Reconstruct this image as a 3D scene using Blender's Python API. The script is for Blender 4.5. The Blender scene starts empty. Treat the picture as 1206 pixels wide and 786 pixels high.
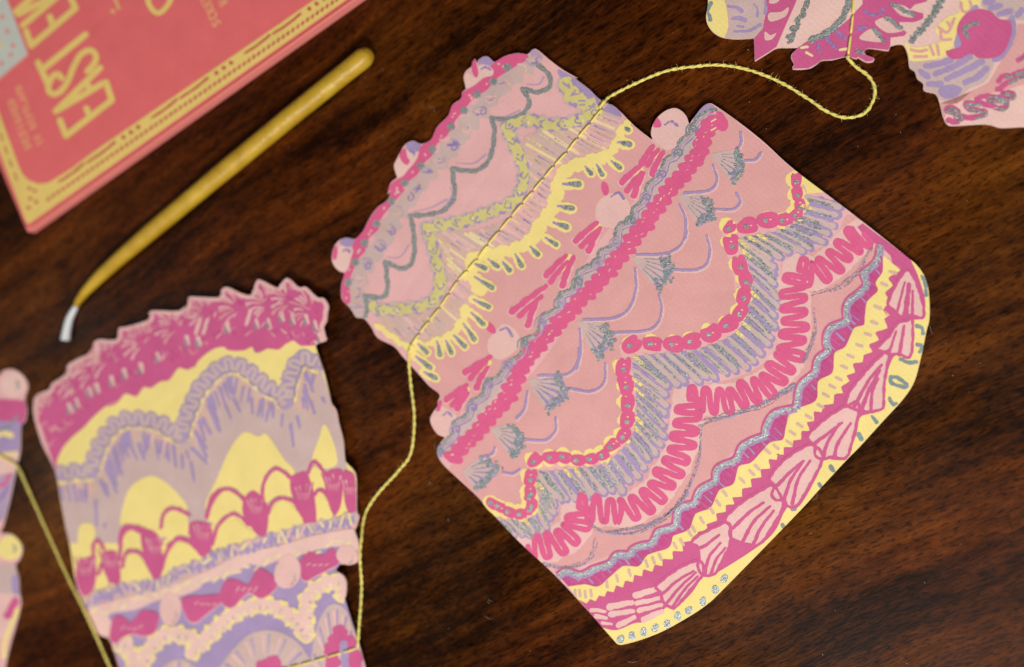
import bpy, bmesh, math, random
import numpy as np
from mathutils import Vector, Matrix, geometry
random.seed(7)
R = math.radians
# ---------------------------------------------------------------- camera
PW, PH, FPX, DIST, TILT = 1206.0, 786.0, 1100.0, 0.275, R(18)
VD = Vector((-math.sin(TILT), 0, -math.cos(TILT)))
VR = Vector((math.cos(TILT), 0, -math.sin(TILT)))
VU = Vector((0, 1, 0))
CP = -VD * DIST
scene = bpy.context.scene
col = scene.collection
cd = bpy.data.cameras.new('camera')
cam = bpy.data.objects.new('camera', cd)
col.objects.link(cam)
cam.matrix_world = Matrix.Translation(CP) @ Matrix((VR, VU, -VD)).transposed().to_4x4()
cd.sensor_width = 36.0
cd.lens = 36.0 * FPX / PW
cd.clip_start = 0.01
cd.clip_end = 20
cd.dof.use_dof = True
cd.dof.focus_distance = 0.2545
cd.dof.aperture_fstop = 4.6
scene.camera = cam
# ---------------------------------------------------------------- light
wd = bpy.data.worlds.new('World')
scene.world = wd
wd.use_nodes = True
wd.node_tree.nodes['Background'].inputs[0].default_value = (1.0, 0.96, 0.92, 1)
wd.node_tree.nodes['Background'].inputs[1].default_value = 0.045


def area(name, loc, target, size, power, colr):
    l = bpy.data.lights.new(name, 'AREA')
    l.shape = 'DISK'
    l.size = size
    l.energy = power
    l.color = colr
    o = bpy.data.objects.new(name, l)
    col.objects.link(o)
    o.location = loc
    o.rotation_euler = (Vector(target) - Vector(loc)).to_track_quat('-Z', 'Y').to_euler()
    return o


area('key_lamp', (0.24, -0.66, 0.74), (0.06, -0.02, 0), 0.32, 9.5, (1.0, 0.955, 0.905))
area('side_lamp', (-0.62, -0.10, 0.62), (0.0, 0, 0), 0.22, 0.6, (1.0, 0.95, 0.90))
area('fill_lamp', (0.74, -0.30, 0.90), (0.05, 0, 0), 0.45, 4.1, (1.0, 0.96, 0.91))  # added overhead fill from the right, no such source in view
scene.view_settings.view_transform = 'Standard'
scene.view_settings.look = 'None'
scene.view_settings.exposure = 0.0
scene.view_settings.gamma = 1.0
scene.view_settings.use_curve_mapping = False


# ---------------------------------------------------------------- helpers
def at(x, y, h=0.0):
    """photo pixel -> point on the level plane at height h"""
    q = VD + VR * ((x - PW / 2) / FPX) + VU * ((PH / 2 - y) / FPX)
    return CP + q * ((h - CP.z) / q.z)


def lin(c):
    return tuple(((v / 255) / 12.92 if v / 255 <= 0.04045 else ((v / 255 + 0.055) / 1.055) ** 2.4) for v in c)


def W(x0, y0, k):
    """read points off an enlarged view of the photograph"""
    def f(*a):
        out = []
        for p in a:
            out.append(None if p is None else (x0 + p[0] / k, y0 + p[1] / k) + tuple(p[2:]))
        return out
    return f


# ---- node helpers
def mat_new(name):
    m = bpy.data.materials.new(name)
    m.use_nodes = True
    nt = m.node_tree
    b = nt.nodes['Principled BSDF']
    return m, nt, b


def N(nt, typ, **kw):
    n = nt.nodes.new(typ)
    for k, v in kw.items():
        if k in n.inputs:
            n.inputs[k].default_value = v
        else:
            setattr(n, k, v)
    return n


def coords(nt, scale=(1, 1, 1), rotz=0.0):
    tc = N(nt, 'ShaderNodeTexCoord')
    mp = N(nt, 'ShaderNodeMapping')
    mp.inputs['Scale'].default_value = scale
    mp.inputs['Rotation'].default_value = (0, 0, rotz)
    nt.links.new(tc.outputs['Object'], mp.inputs['Vector'])
    return mp.outputs['Vector']


def noise(nt, vec, scale, detail=3, rough=0.55):
    n = N(nt, 'ShaderNodeTexNoise')
    n.inputs['Scale'].default_value = scale
    n.inputs['Detail'].default_value = detail
    n.inputs['Roughness'].default_value = rough
    nt.links.new(vec, n.inputs['Vector'])
    return n.outputs['Fac']


def ramp(nt, fac, stops, interp='LINEAR'):
    r = N(nt, 'ShaderNodeValToRGB')
    r.color_ramp.interpolation = interp
    e = r.color_ramp.elements
    while len(e) < len(stops):
        e.new(0.5)
    for el, (p, c) in zip(e, stops):
        el.position = p
        el.color = (*c, 1) if len(c) == 3 else c
    nt.links.new(fac, r.inputs['Fac'])
    return r.outputs['Color']


def mixc(nt, fac, a, b, mode='MIX'):
    m = N(nt, 'ShaderNodeMix', data_type='RGBA', blend_type=mode)
    for sock, v in ((0, fac), (6, a), (7, b)):
        if hasattr(v, 'is_linked') or hasattr(v, 'links'):
            nt.links.new(v, m.inputs[sock])
        else:
            m.inputs[sock].default_value = v if sock == 0 else (*v[:3], 1)
    return m.outputs[2]


def bump(nt, b, h, strength, dist):
    bp = N(nt, 'ShaderNodeBump')
    bp.inputs['Strength'].default_value = strength
    bp.inputs['Distance'].default_value = dist
    nt.links.new(h, bp.inputs['Height'])
    nt.links.new(bp.outputs['Normal'], b.inputs['Normal'])


def add(nt, a, b, ka=1.0, kb=1.0):
    m1 = N(nt, 'ShaderNodeMath', operation='MULTIPLY')
    m1.inputs[1].default_value = ka
    nt.links.new(a, m1.inputs[0])
    m2 = N(nt, 'ShaderNodeMath', operation='MULTIPLY_ADD')
    m2.inputs[1].default_value = kb
    nt.links.new(b, m2.inputs[0])
    nt.links.new(m1.outputs[0], m2.inputs[2])
    return m2.outputs[0]


def paper_relief(nt, b, v, k=1.0):
    fine = noise(nt, v, 2600, 2, 0.6)
    wv = N(nt, 'ShaderNodeTexWave', wave_type='BANDS', bands_direction='DIAGONAL')
    wv.inputs['Scale'].default_value = 360
    wv.inputs['Distortion'].default_value = 1.5
    nt.links.new(v, wv.inputs['Vector'])
    big = noise(nt, v, 45, 2, 0.5)
    vo = N(nt, 'ShaderNodeTexVoronoi', feature='DISTANCE_TO_EDGE')
    vo.inputs['Scale'].default_value = 17
    nt.links.new(v, vo.inputs['Vector'])
    cr_ = ramp(nt, vo.outputs['Distance'], [(0.0, (0, 0, 0)), (0.035, (1, 1, 1))])
    h = add(nt, add(nt, fine, wv.outputs['Fac'], 0.9 * k, 0.32), add(nt, big, cr_, 6.0, 0.8), 1.0, 1.0)
    bump(nt, b, h, 0.42, 0.00016)


M = {}


def paint(name, rgb, rough=0.72, var=0.10, tint=None, relief=1.0):
    """matt gouache on card: slight uneven lay-down, paper tooth"""
    m, nt, b = mat_new(name)
    c = lin(rgb)
    v = coords(nt)
    n1 = noise(nt, v, 90, 4, 0.6)
    n2 = noise(nt, v, 1500, 3, 0.7)
    f = add(nt, n1, n2, 0.55, 0.45)
    lo = tuple(x * (1 - var) for x in c)
    hi = tuple(min(1, x * (1 + var) + 0.01) for x in c)
    cc = ramp(nt, f, [(0.32, lo), (0.68, hi)])
    nt.links.new(cc, b.inputs['Base Color'])
    b.inputs['Roughness'].default_value = rough
    b.inputs['Specular IOR Level'].default_value = 0.25
    paper_relief(nt, b, v, relief)
    M[name] = m
    return m


def pencil(name, rgb, cover=0.55, rough=0.5, metal=0.0, rgb2=None, scale=2400):
    """dry coloured pencil or metallic crayon: broken by the tooth of the card"""
    m, nt, b = mat_new(name)
    v = coords(nt)
    g = noise(nt, v, scale, 2, 0.6)
    c = lin(rgb)
    c2 = lin(rgb2) if rgb2 else tuple(x * 1.25 for x in c)
    g2 = noise(nt, v, scale * 0.8, 3, 0.7)
    nt.links.new(ramp(nt, g2, [(0.40, c), (0.62, c2)]), b.inputs['Base Color'])
    b.inputs['Roughness'].default_value = rough
    b.inputs['Metallic'].default_value = metal
    paper_relief(nt, b, v, 4.0 if metal > 0.12 else 1.4)
    edge = 0.5 + (0.5 - cover) * 0.42
    a = ramp(nt, g, [(edge - 0.05, (0, 0, 0)), (edge + 0.05, (1, 1, 1))])
    nt.links.new(a, b.inputs['Alpha'])
    M[name] = m
    return m


paint('paper_pink', (232, 180, 180))
paint('paper_edge', (238, 206, 196), var=0.04)
paint('rose', (224, 165, 163), var=0.08)
paint('pale_pink', (233, 190, 184))
paint('hot_pink', (223, 96, 143), var=0.08)
paint('magenta', (206, 93, 143), var=0.09)
paint('plum', (196, 80, 138), var=0.16)
paint('peach', (236, 197, 188))
paint('yellow', (245, 224, 142), var=0.07)
paint('cream', (240, 218, 170))
paint('olive', (216, 204, 132), var=0.14)
paint('mauve', (206, 180, 176), var=0.10)
paint('warm_mauve', (216, 180, 166), var=0.12)
paint('lavender', (170, 148, 190), var=0.13)
paint('lilac', (184, 160, 190), var=0.12)
paint('steel', (132, 148, 152), var=0.25, rough=0.5)
pencil('silver', (126, 136, 136), 0.74, 0.34, 0.4, (192, 200, 196))
pencil('silver_solid', (146, 156, 156), 0.82, 0.34, 0.4, (190, 198, 196))
pencil('graphite', (138, 130, 144), 0.42, 0.6, 0.1)
pencil('violet_pencil', (146, 124, 182), 0.66, 0.7, 0.0)
pencil('yellow_pencil', (238, 216, 134), 0.62, 0.7, 0.0)


# ---- 2D drawing helpers
def cr(pts, closed=False, step=2.0):
    """Catmull-Rom through pts; None marks the point before it as a sharp corner"""
    if None in pts:
        segs, cur = [], []
        for p in pts:
            if p is None:
                segs.append(cur)
                cur = [cur[-1]]
            else:
                cur.append(p)
        segs.append(cur)
        out = []
        for s in segs:
            c = cr(s, False, step)
            out += c if not out else c[1:]
        return out
    n = len(pts)
    if n < 3 and not closed:
        a, b = pts[0], pts[-1]
        k = max(2, int(math.dist(a[:2], b[:2]) / step))
        return [(a[0] + (b[0] - a[0]) * i / k, a[1] + (b[1] - a[1]) * i / k) for i in range(k + 1)]
    out = []
    for i in range(n if closed else n - 1):
        if closed:
            p0, p1, p2, p3 = (pts[(i + j - 1) % n] for j in range(4))
        else:
            p1, p2 = pts[i], pts[i + 1]
            p0 = pts[i - 1] if i else (2 * p1[0] - p2[0], 2 * p1[1] - p2[1])
            p3 = pts[i + 2] if i + 2 < n else (2 * p2[0] - p1[0], 2 * p2[1] - p1[1])
        k = max(1, int(math.dist(p1[:2], p2[:2]) / step))
        for j in range(k):
            t = j / k
            out.append(tuple(0.5 * ((2 * p1[a]) + (-p0[a] + p2[a]) * t + (2 * p0[a] - 5 * p1[a] + 4 * p2[a] - p3[a]) * t * t
                                    + (-p0[a] + 3 * p1[a] - 3 * p2[a] + p3[a]) * t ** 3) for a in (0, 1)))
    if not closed:
        out.append(tuple(pts[-1][:2]))
    return out


def corners(path):
    segs, cur = [], []
    for p in path:
        if p is None:
            segs.append(cur)
            cur = [cur[-1]]
        else:
            cur.append(p)
    return segs + [cur]


def arcl(pts):
    s = [0.0]
    for a, b in zip(pts, pts[1:]):
        s.append(s[-1] + math.dist(a, b))
    return s


def resample(pts, n):
    s = arcl(pts)
    L = s[-1]
    out, j = [], 0
    for i in range(n):
        d = L * i / (n - 1)
        while j < len(s) - 2 and s[j + 1] < d:
            j += 1
        t = (d - s[j]) / max(1e-9, s[j + 1] - s[j])
        out.append((pts[j][0] + (pts[j + 1][0] - pts[j][0]) * t, pts[j][1] + (pts[j + 1][1] - pts[j][1]) * t))
    return out


def normals(pts):
    out = []
    for i in range(len(pts)):
        a, b = pts[max(0, i - 1)], pts[min(len(pts) - 1, i + 1)]
        dx, dy = b[0] - a[0], b[1] - a[1]
        l = math.hypot(dx, dy) or 1
        out.append((-dy / l, dx / l))
    return out


def offset(pts, d):
    return [(p[0] + n[0] * d, p[1] + n[1] * d) for p, n in zip(pts, normals(pts))]


def off_segs(path, d):
    return [offset(cr(g, False, 2), d) for g in corners(path)]


def ellipse(cx, cy, rx, ry, rot=0, n=18, wob=0.06):
    ph = random.random() * 6.28
    o = []
    for i in range(n):
        a = 6.28318 * i / n
        w = 1 + wob * math.sin(2 * a + ph) + wob * 0.6 * math.sin(3 * a + 2 * ph)
        x, y = rx * w * math.cos(a), ry * w * math.sin(a)
        o.append((cx + x * math.cos(rot) - y * math.sin(rot), cy + x * math.sin(rot) + y * math.cos(rot)))
    return o


def tag(o, label=None, cat=None, group=None, kind=None):
    for k, v in (('label', label), ('category', cat), ('group', group), ('kind', kind)):
        if v:
            o[k] = v
    return o


def empty(name, loc, rot=None):
    o = bpy.data.objects.new(name, None)
    col.objects.link(o)
    o.location = loc
    o.empty_display_size = 0.01
    if rot:
        o.rotation_euler = rot
    return o


LAY, SUB = 2.2e-5, 1.3e-6


class Card:
    """a flat sheet lying at a slight tilt; pixels are carried onto its own plane"""
    def __init__(self, name, anchors, thick=0.0004):
        P = [at(x, y, h) for x, y, h in anchors]
        n = (P[1] - P[0]).cross(P[2] - P[0]).normalized()
        if n.z < 0:
            n = -n
        self.clip = None
        self.n, self.o, self.thick = n, (P[0] + P[1] + P[2]) / 3, thick
        q = Vector((0, 0, 1)).rotation_difference(n)
        self.root = empty(name, self.o)
        self.root.rotation_mode = 'XYZ'
        self.root.rotation_euler = q.to_euler()
        self.inv = (Matrix.Translation(self.o) @ q.to_matrix().to_4x4()).inverted()
        self.mw = Matrix.Translation(self.o) @ q.to_matrix().to_4x4()

    def loc(self, x, y):
        q = VD + VR * ((x - PW / 2) / FPX) + VU * ((PH / 2 - y) / FPX)
        t = (self.o - CP).dot(self.n) / q.dot(self.n)
        return self.inv @ (CP + q * t)

    def clipped(self, v):
        """paint stops at the cut edge: pull points that run over it back onto it"""
        if self.clip is None:
            return v
        A = self.clip
        B = np.roll(A, -1, axis=0)
        x, y = v[:, 0:1], v[:, 1:2]
        cond = (A[:, 1] > y) != (B[:, 1] > y)
        dy = np.where(B[:, 1] == A[:, 1], 1e-9, B[:, 1] - A[:, 1])
        inside = (np.sum(cond & (x < (B[:, 0] - A[:, 0]) * (y - A[:, 1]) / dy + A[:, 0]), axis=1) % 2) == 1
        for i in np.nonzero(~inside)[0]:
            d = B - A
            t = np.clip(np.sum((v[i, :2] - A) * d, axis=1) / np.maximum(1e-9, np.sum(d * d, axis=1)), 0, 1)
            q = A + d * t[:, None]
            v[i, :2] = q[np.argmin(np.sum((q - v[i, :2]) ** 2, axis=1))]
        return v

    def locs(self, v):
        q = (np.array(VD)[None] + np.outer((v[:, 0] - PW / 2) / FPX, np.array(VR)) + np.outer((PH / 2 - v[:, 1]) / FPX, np.array(VU)))
        n = np.array(self.n)
        t = float((self.o - CP).dot(self.n)) / (q @ n)
        w = np.array(CP)[None] + q * t[:, None]
        m = np.array(self.inv)
        return w @ m[:3, :3].T + m[:3, 3]

    def card(self, outline, mat='paper_pink', edge='paper_edge', name='card', step=2.0, smooth=True):
        pts = cr(outline, True, step) if smooth else outline
        self.clip = np.array(cr(outline, True, 4.0) if smooth else outline, float)
        L = [self.loc(*p) for p in pts]
        n = len(L)
        vs = [(p.x, p.y, 0.0) for p in L] + [(p.x, p.y, -self.thick) for p in L]
        tri = geometry.tessellate_polygon([[Vector((p.x, p.y, 0)) for p in L]])
        fs, mi = [], []
        for t in tri:
            a, b, c = (L[i] for i in t)
            t = tuple(t) if (b - a).cross(c - a).z > 0 else (t[0], t[2], t[1])
            fs.append(t); mi.append(0)
            fs.append((t[0] + n, t[2] + n, t[1] + n)); mi.append(1)
        area2 = sum(L[i].x * L[(i + 1) % n].y - L[(i + 1) % n].x * L[i].y for i in range(n))
        for i in range(n):
            j = (i + 1) % n
            fs.append((i, i + n, j + n, j) if area2 > 0 else (j, j + n, i + n, i)); mi.append(1)
        me = bpy.data.meshes.new(name)
        me.from_pydata(vs, [], fs)
        for s in (mat, edge):
            me.materials.append(M[s])
        me.polygons.foreach_set('material_index', mi)
        o = bpy.data.objects.new(name, me)
        col.objects.link(o)
        o.parent = self.root
        return o


class Part:
    """one painted motif or band: collects flat shapes, builds one mesh"""
    count = 0

    def __init__(self, card, name, parent=None):
        self.c, self.name, self.parent = card, name, parent
        self.v, self.f, self.m, self.mats, self.k = [], [], [], [], 0
        Part.count += 1
        self.ph = Part.count

    def _mi(self, mat):
        if mat not in self.mats:
            self.mats.append(mat)
        return self.mats.index(mat)

    def _z(self, lay):
        self.k += 1
        return lay * LAY + ((self.k * 5 + self.ph * 3) % 14) * SUB

    def fill(self, pts, mat, lay=1, smooth=True, step=2.0):
        if smooth:
            pts = cr(pts, True, step)
        b = len(self.v)
        z = self._z(lay)
        pts = self.c.clipped(np.array([p[:2] for p in pts], float))
        self.v += [(p[0], p[1], z) for p in pts]
        mi = self._mi(mat)
        for t in geometry.tessellate_polygon([[Vector((p[0], p[1], 0)) for p in pts]]):
            self.f.append(tuple(i + b for i in t))
            self.m.append(mi)
        return self

    def line(self, pts, w, mat, lay=2, smooth=True, step=2.0, wob=0.10, taper=None, wl=None, wr=None, ramp_z=6e-8, cap=True):
        """painted stroke with round ends; w in photo pixels; taper=(start,end) factors"""
        if None in pts:
            for g in corners(pts):
                self.line(g, w, mat, lay, smooth, step, wob, taper, wl, wr, ramp_z, cap)
            return self
        pts = cr(pts, False, step) if smooth else pts
        if len(pts) < 2:
            return self
        r = w / 2
        if cap:
            def ext(a, b):
                d = math.dist(a, b) or 1
                return ((a[0] - b[0]) / d, (a[1] - b[1]) / d)
            ta, tb = taper or (1, 1)
            e0, e1 = ext(pts[0], pts[1]), ext(pts[-1], pts[-2])
            pre = [(pts[0][0] + e0[0] * r * ta * q, pts[0][1] + e0[1] * r * ta * q) for q in (0.98, 0.8, 0.45)]
            post = [(pts[-1][0] + e1[0] * r * tb * q, pts[-1][1] + e1[1] * r * tb * q) for q in (0.45, 0.8, 0.98)]
            capw = [0.2, 0.6, 0.89] + [1] * len(pts) + [0.89, 0.6, 0.2]
            pts = pre + pts + post
        else:
            capw = [1] * len(pts)
        s = arcl(pts)
        Ltot = s[-1]
        nm = normals(pts)
        b = len(self.v)
        z = self._z(lay)
        p1, p2 = random.random() * 6, random.random() * 6
        mi = self._mi(mat)
        for i, (p, n) in enumerate(zip(pts, nm)):
            t = s[i] / Ltot
            f = capw[i]
            if taper:
                f *= taper[0] + (taper[1] - taper[0]) * t
            k1 = r * f * (1 + wob * math.sin(s[i] * 0.35 + p1) + wob * 0.6 * math.sin(s[i] * 0.9 + p2))
            k2 = r * f * (1 + wob * math.sin(s[i] * 0.41 + p2) + wob * 0.6 * math.sin(s[i] * 0.8 + p1))
            if wl:
                k1 *= wl(s[i])
            if wr:
                k2 *= wr(s[i])
            A = (p[0] + n[0] * k1, p[1] + n[1] * k1)
            B = (p[0] - n[0] * k2, p[1] - n[1] * k2)
            zz = z + ramp_z * (s[i] % 160)
            self.v += [(*A, zz), (*B, zz)]
        for i in range(len(pts) - 1):
            q = b + 2 * i
            self.f.append((q, q + 2, q + 3, q + 1))
            self.m.append(mi)
        return self

    def zig(self, path, amp, pitch, w, mat, lay=3, jit=0.18, skew=0.0):
        if None in path:
            for g in corners(path):
                self.zig(g, amp, pitch, w, mat, lay, jit, skew)
            return self
        pts = cr(path, False, 1.5)
        s = arcl(pts)
        n = max(3, int(s[-1] / pitch))
        P = resample(pts, n)
        nm = normals(P)
        out = []
        for i, (p, q) in enumerate(zip(P, nm)):
            a = amp * (1 + random.uniform(-jit, jit)) * (1 if i % 2 else -1)
            sk = skew * a
            out.append((p[0] + q[0] * a + q[1] * sk, p[1] + q[1] * a - q[0] * sk))
        for a, b in zip(out, out[1:]):
            bow = random.uniform(-0.6, 0.6)
            self.line([a, ((a[0] + b[0]) / 2 + bow, (a[1] + b[1]) / 2 + bow), b], w * random.uniform(0.92, 1.08), mat, lay)
        return self

    def loops(self, path, amp, pitch, w, mat, lay=3, jit=0.15):
        """piped back-and-forth line with round turns"""
        if None in path:
            for g in corners(path):
                self.loops(g, amp, pitch, w, mat, lay, jit)
            return self
        pts = cr(path, False, 1.5)
        L = arcl(pts)[-1]
        n = max(2, round(L / pitch))
        k = 12
        P = resample(pts, n * k + 1)
        nm = normals(P)
        lean = 0.0
        for i in range(n):
            a = amp * (1 + random.uniform(-jit, jit)) * (1 if i % 2 else -1)
            out = []
            for j in range(k + 1):
                y = a * math.tanh(2.6 * math.sin(math.pi * j / k)) / math.tanh(2.6)
                p, q = P[i * k + j], nm[i * k + j]
                out.append((p[0] + q[0] * y + q[1] * y * 0.12, p[1] + q[1] * y - q[0] * y * 0.12))
            self.line(out, w * random.uniform(0.93, 1.07), mat, lay, True, 1.2, wob=0.06)
        return self

    def dot(self, x, y, r, mat, lay=4, ry=None, rot=0):
        return self.fill(ellipse(x, y, r, ry or r, rot, 12), mat, lay, smooth=False)

    def build(self):
        me = bpy.data.meshes.new(self.name)
        v = self.c.clipped(np.array(self.v, float))
        L = self.c.locs(v)
        L[:, 2] = v[:, 2]
        me.from_pydata(L.tolist(), [], self.f)
        for s in self.mats:
            me.materials.append(M[s])
        me.polygons.foreach_set('material_index', self.m)
        # every face looks up out of the card
        bm = bmesh.new()
        bm.from_mesh(me)
        bm.normal_update()
        bmesh.ops.reverse_faces(bm, faces=[f for f in bm.faces if f.normal.z < 0])
        bm.to_mesh(me)
        bm.free()
        o = bpy.data.objects.new(self.name, me)
        col.objects.link(o)
        o.parent = self.parent or self.c.root
        return o


def tube(name, pts3, radii, mat, parent=None, seg=8, close=True):
    """round bar along 3D points"""
    vs, fs = [], []
    n = len(pts3)
    if not hasattr(radii, '__len__'):
        radii = [radii] * n
    up = Vector((0, 0, 1))
    for i, p in enumerate(pts3):
        t = (pts3[min(n - 1, i + 1)] - pts3[max(0, i - 1)]).normalized()
        a = t.cross(up)
        if a.length < 1e-6:
            a = Vector((1, 0, 0))
        a.normalize()
        b = a.cross(t)
        for j in range(seg):
            th = 2 * math.pi * j / seg
            vs.append(p + a * math.cos(th) * radii[i] + b * math.sin(th) * radii[i])
    for i in range(n - 1):
        for j in range(seg):
            k = (j + 1) % seg
            fs.append((i * seg + j, i * seg + k, (i + 1) * seg + k, (i + 1) * seg + j))
    if close:
        fs.append(tuple(range(seg - 1, -1, -1)))
        fs.append(tuple((n - 1) * seg + j for j in range(seg)))
    me = bpy.data.meshes.new(name)
    me.from_pydata(vs, [], fs)
    me.polygons.foreach_set('use_smooth', [True] * len(me.polygons))
    me.materials.append(mat)
    bm = bmesh.new()
    bm.from_mesh(me)
    bmesh.ops.recalc_face_normals(bm, faces=bm.faces)
    bm.to_mesh(me)
    bm.free()
    o = bpy.data.objects.new(name, me)
    col.objects.link(o)
    o.parent = parent
    return o


def cr3(pts, k=8):
    out = []
    n = len(pts)
    for i in range(n - 1):
        p1, p2 = pts[i], pts[i + 1]
        p0 = pts[i - 1] if i else p1 * 2 - p2
        p3 = pts[i + 2] if i + 2 < n else p2 * 2 - p1
        for j in range(k):
            t = j / k
            out.append(0.5 * (2 * p1 + (p2 - p0) * t + (2 * p0 - 5 * p1 + 4 * p2 - p3) * t * t + (3 * p1 - p0 - 3 * p2 + p3) * t ** 3))
    out.append(pts[-1].copy())
    return out


# ---------------------------------------------------------------- table
def wood():
    m, nt, b = mat_new('table_wood')
    rot = R(-29)
    v0 = coords(nt, (1, 1, 1), rot)
    wn = N(nt, 'ShaderNodeTexNoise')
    wn.inputs['Scale'].default_value = 9
    wn.inputs['Detail'].default_value = 3
    nt.links.new(v0, wn.inputs['Vector'])
    sub = N(nt, 'ShaderNodeVectorMath', operation='MULTIPLY_ADD')
    nt.links.new(wn.outputs['Color'], sub.inputs[0])
    sub.inputs[1].default_value = (0.010, 0.014, 0.0)
    nt.links.new(v0, sub.inputs[2])
    v = sub.outputs[0]

    def sc(s):
        q = N(nt, 'ShaderNodeVectorMath', operation='MULTIPLY')
        nt.links.new(v, q.inputs[0])
        q.inputs[1].default_value = s
        return q.outputs[0]
    broad = noise(nt, sc((5, 24, 1)), 1.0, 4, 0.62)
    streak = noise(nt, sc((26, 190, 1)), 1.0, 7, 0.72)
    fibre = noise(nt, sc((170, 1300, 1)), 1.0, 4, 0.7)
    mott = noise(nt, sc((230, 520, 1)), 1.0, 4, 0.7)
    pore = noise(nt, sc((420, 1500, 1)), 1.0, 2, 0.5)
    hue = noise(nt, sc((5, 9, 1)), 1.0, 3, 0.5)
    f = add(nt, add(nt, broad, streak, 0.44, 0.30), add(nt, fibre, mott, 0.12, 0.17), 1.0, 1.0)
    red = ramp(nt, f, [(0.38, (0.0040, 0.0012, 0.0005)), (0.46, (0.020, 0.0046, 0.0010)), (0.53, (0.074, 0.0160, 0.0020)), (0.66, (0.230, 0.056, 0.0060))])
    tan = ramp(nt, f, [(0.38, (0.0050, 0.0016, 0.0004)), (0.46, (0.026, 0.0076, 0.0011)), (0.53, (0.084, 0.0250, 0.0026)), (0.66, (0.205, 0.070, 0.0085))])
    c = mixc(nt, ramp(nt, hue, [(0.47, (0, 0, 0)), (0.66, (1, 1, 1))]), red, tan)
    # dark open pores
    p = ramp(nt, pore, [(0.54, (1, 1, 1)), (0.63, (0.14, 0.11, 0.10))])
    c = mixc(nt, 0.68, c, p, 'MULTIPLY')
    # worn dark marks and dents
    st = noise(nt, sc((34, 80, 1)), 1.0, 4, 0.65)
    s2 = ramp(nt, st, [(0.60, (1, 1, 1)), (0.72, (0.25, 0.2, 0.18))])
    c = mixc(nt, 0.85, c, s2, 'MULTIPLY')
    nt.links.new(c, b.inputs['Base Color'])
    rg = noise(nt, sc((14, 24, 1)), 1.0, 5, 0.65)
    nt.links.new(ramp(nt, rg, [(0.35, (0.24, 0.24, 0.24)), (0.68, (0.50, 0.50, 0.50))]), b.inputs['Roughness'])
    b.inputs['Specular IOR Level'].default_value = 0.10
    bump(nt, b, add(nt, add(nt, fibre, pore, 0.35, -0.9), streak, 1.0, 0.4), 0.22, 0.0002)
    return m


M['wood'] = wood()
bm = bmesh.new()
bmesh.ops.create_cube(bm, size=1)
for vv in bm.verts:
    vv.co = Vector((vv.co.x * 1.1 - 0.06, vv.co.y * 0.8, vv.co.z * 0.03 - 0.015))
bmesh.ops.bevel(bm, geom=bm.edges[:], offset=0.004, segments=3, affect='EDGES')
me = bpy.data.meshes.new('table_top')
bm.to_mesh(me)
bm.free()
me.materials.append(M['wood'])
table = bpy.data.objects.new('table_top', me)
col.objects.link(table)
tag(table, 'dark brown worn wooden table top with slanting grain', None, None, 'structure')
# ---------------------------------------------------------------- large cake card
K = 3.93
W1, W2, W3 = W(380, 40, K), W(380, 220, K), W(600, 80, K)
W4, W5, W6 = W(600, 240, K), W(820, 180, K), W(820, 360, K)
W7, W8, W9 = W(480, 400, K), W(560, 560, 3.743), W(720, 440, K)
big = Card('paper_cake', [(520, 540, 0.0007), (730, 757, 0.0006), (1000, 240, 0.0019)])
outl = (W2((85, 480), (92, 525), (130, 565), (155, 605), (190, 610), (225, 650), (255, 700), (330, 740), (370, 786))
        + W7((60, 170), (100, 215), (145, 250), (148, 270), (137, 290), (140, 305), (122, 330), (105, 365), (112, 400), (140, 440), (170, 453),
             (150, 480), (136, 515), (145, 550), (175, 590), (240, 650), (330, 735))
        + W8((50, 146), (100, 195), (200, 300), (350, 440), (480, 580), (600, 716), (626, 744), (640, 748), (720, 728), (820, 690), (930, 630), (1020, 570), (1100, 495))
        + W9((850, 660), (960, 540), (1080, 410))
        + W6((760, 650), (860, 540), (960, 430), (1010, 350), (1040, 240), (1065, 120))
        + W5((1080, 760), (1075, 640), (1055, 570), (1020, 520), (985, 490), (850, 382), (700, 265), (450, 75))
        + W3((1179, 345), (1060, 250), (960, 180), (925, 165), (890, 185), (850, 235), (832, 258), (822, 230), (800, 202), (765, 186), (720, 200),
             (680, 235), (658, 280), (655, 310), (662, 332), (640, 318), (580, 270), (515, 205), (480, 175), (440, 160), (410, 140), (370, 100), (300, 45))
        + W1((1179, 205), (1110, 165), (1050, 120), (1000, 78), (980, 70), (965, 78), (950, 95), (900, 90), (840, 105), (795, 130), (770, 108), (745, 105),
             (722, 120), (714, 135), (705, 115), (695, 125), (690, 150), (665, 170), (652, 200), (660, 235), (662, 256), (645, 270), (640, 300), (600, 330),
             (580, 380), (530, 430), (500, 490), (455, 510), (420, 495), (385, 510), (360, 545), (345, 575), (330, 610), (340, 650), (343, 667), (315, 690), (300, 740))
        + W2((315, 15), (300, 60), (250, 100), (215, 150), (190, 200), (165, 230), (145, 243), (110, 236), (75, 250), (50, 285), (42, 335), (55, 370), (80, 393), (101, 400), (90, 440)))
big.card(outl)
tag(big.root, 'largest pink paper cake, three tiers with hot pink beads, stitched across with yellow thread', 'paper cake', None)
P = lambda n, par=None: Part(big, n, par)

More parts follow.
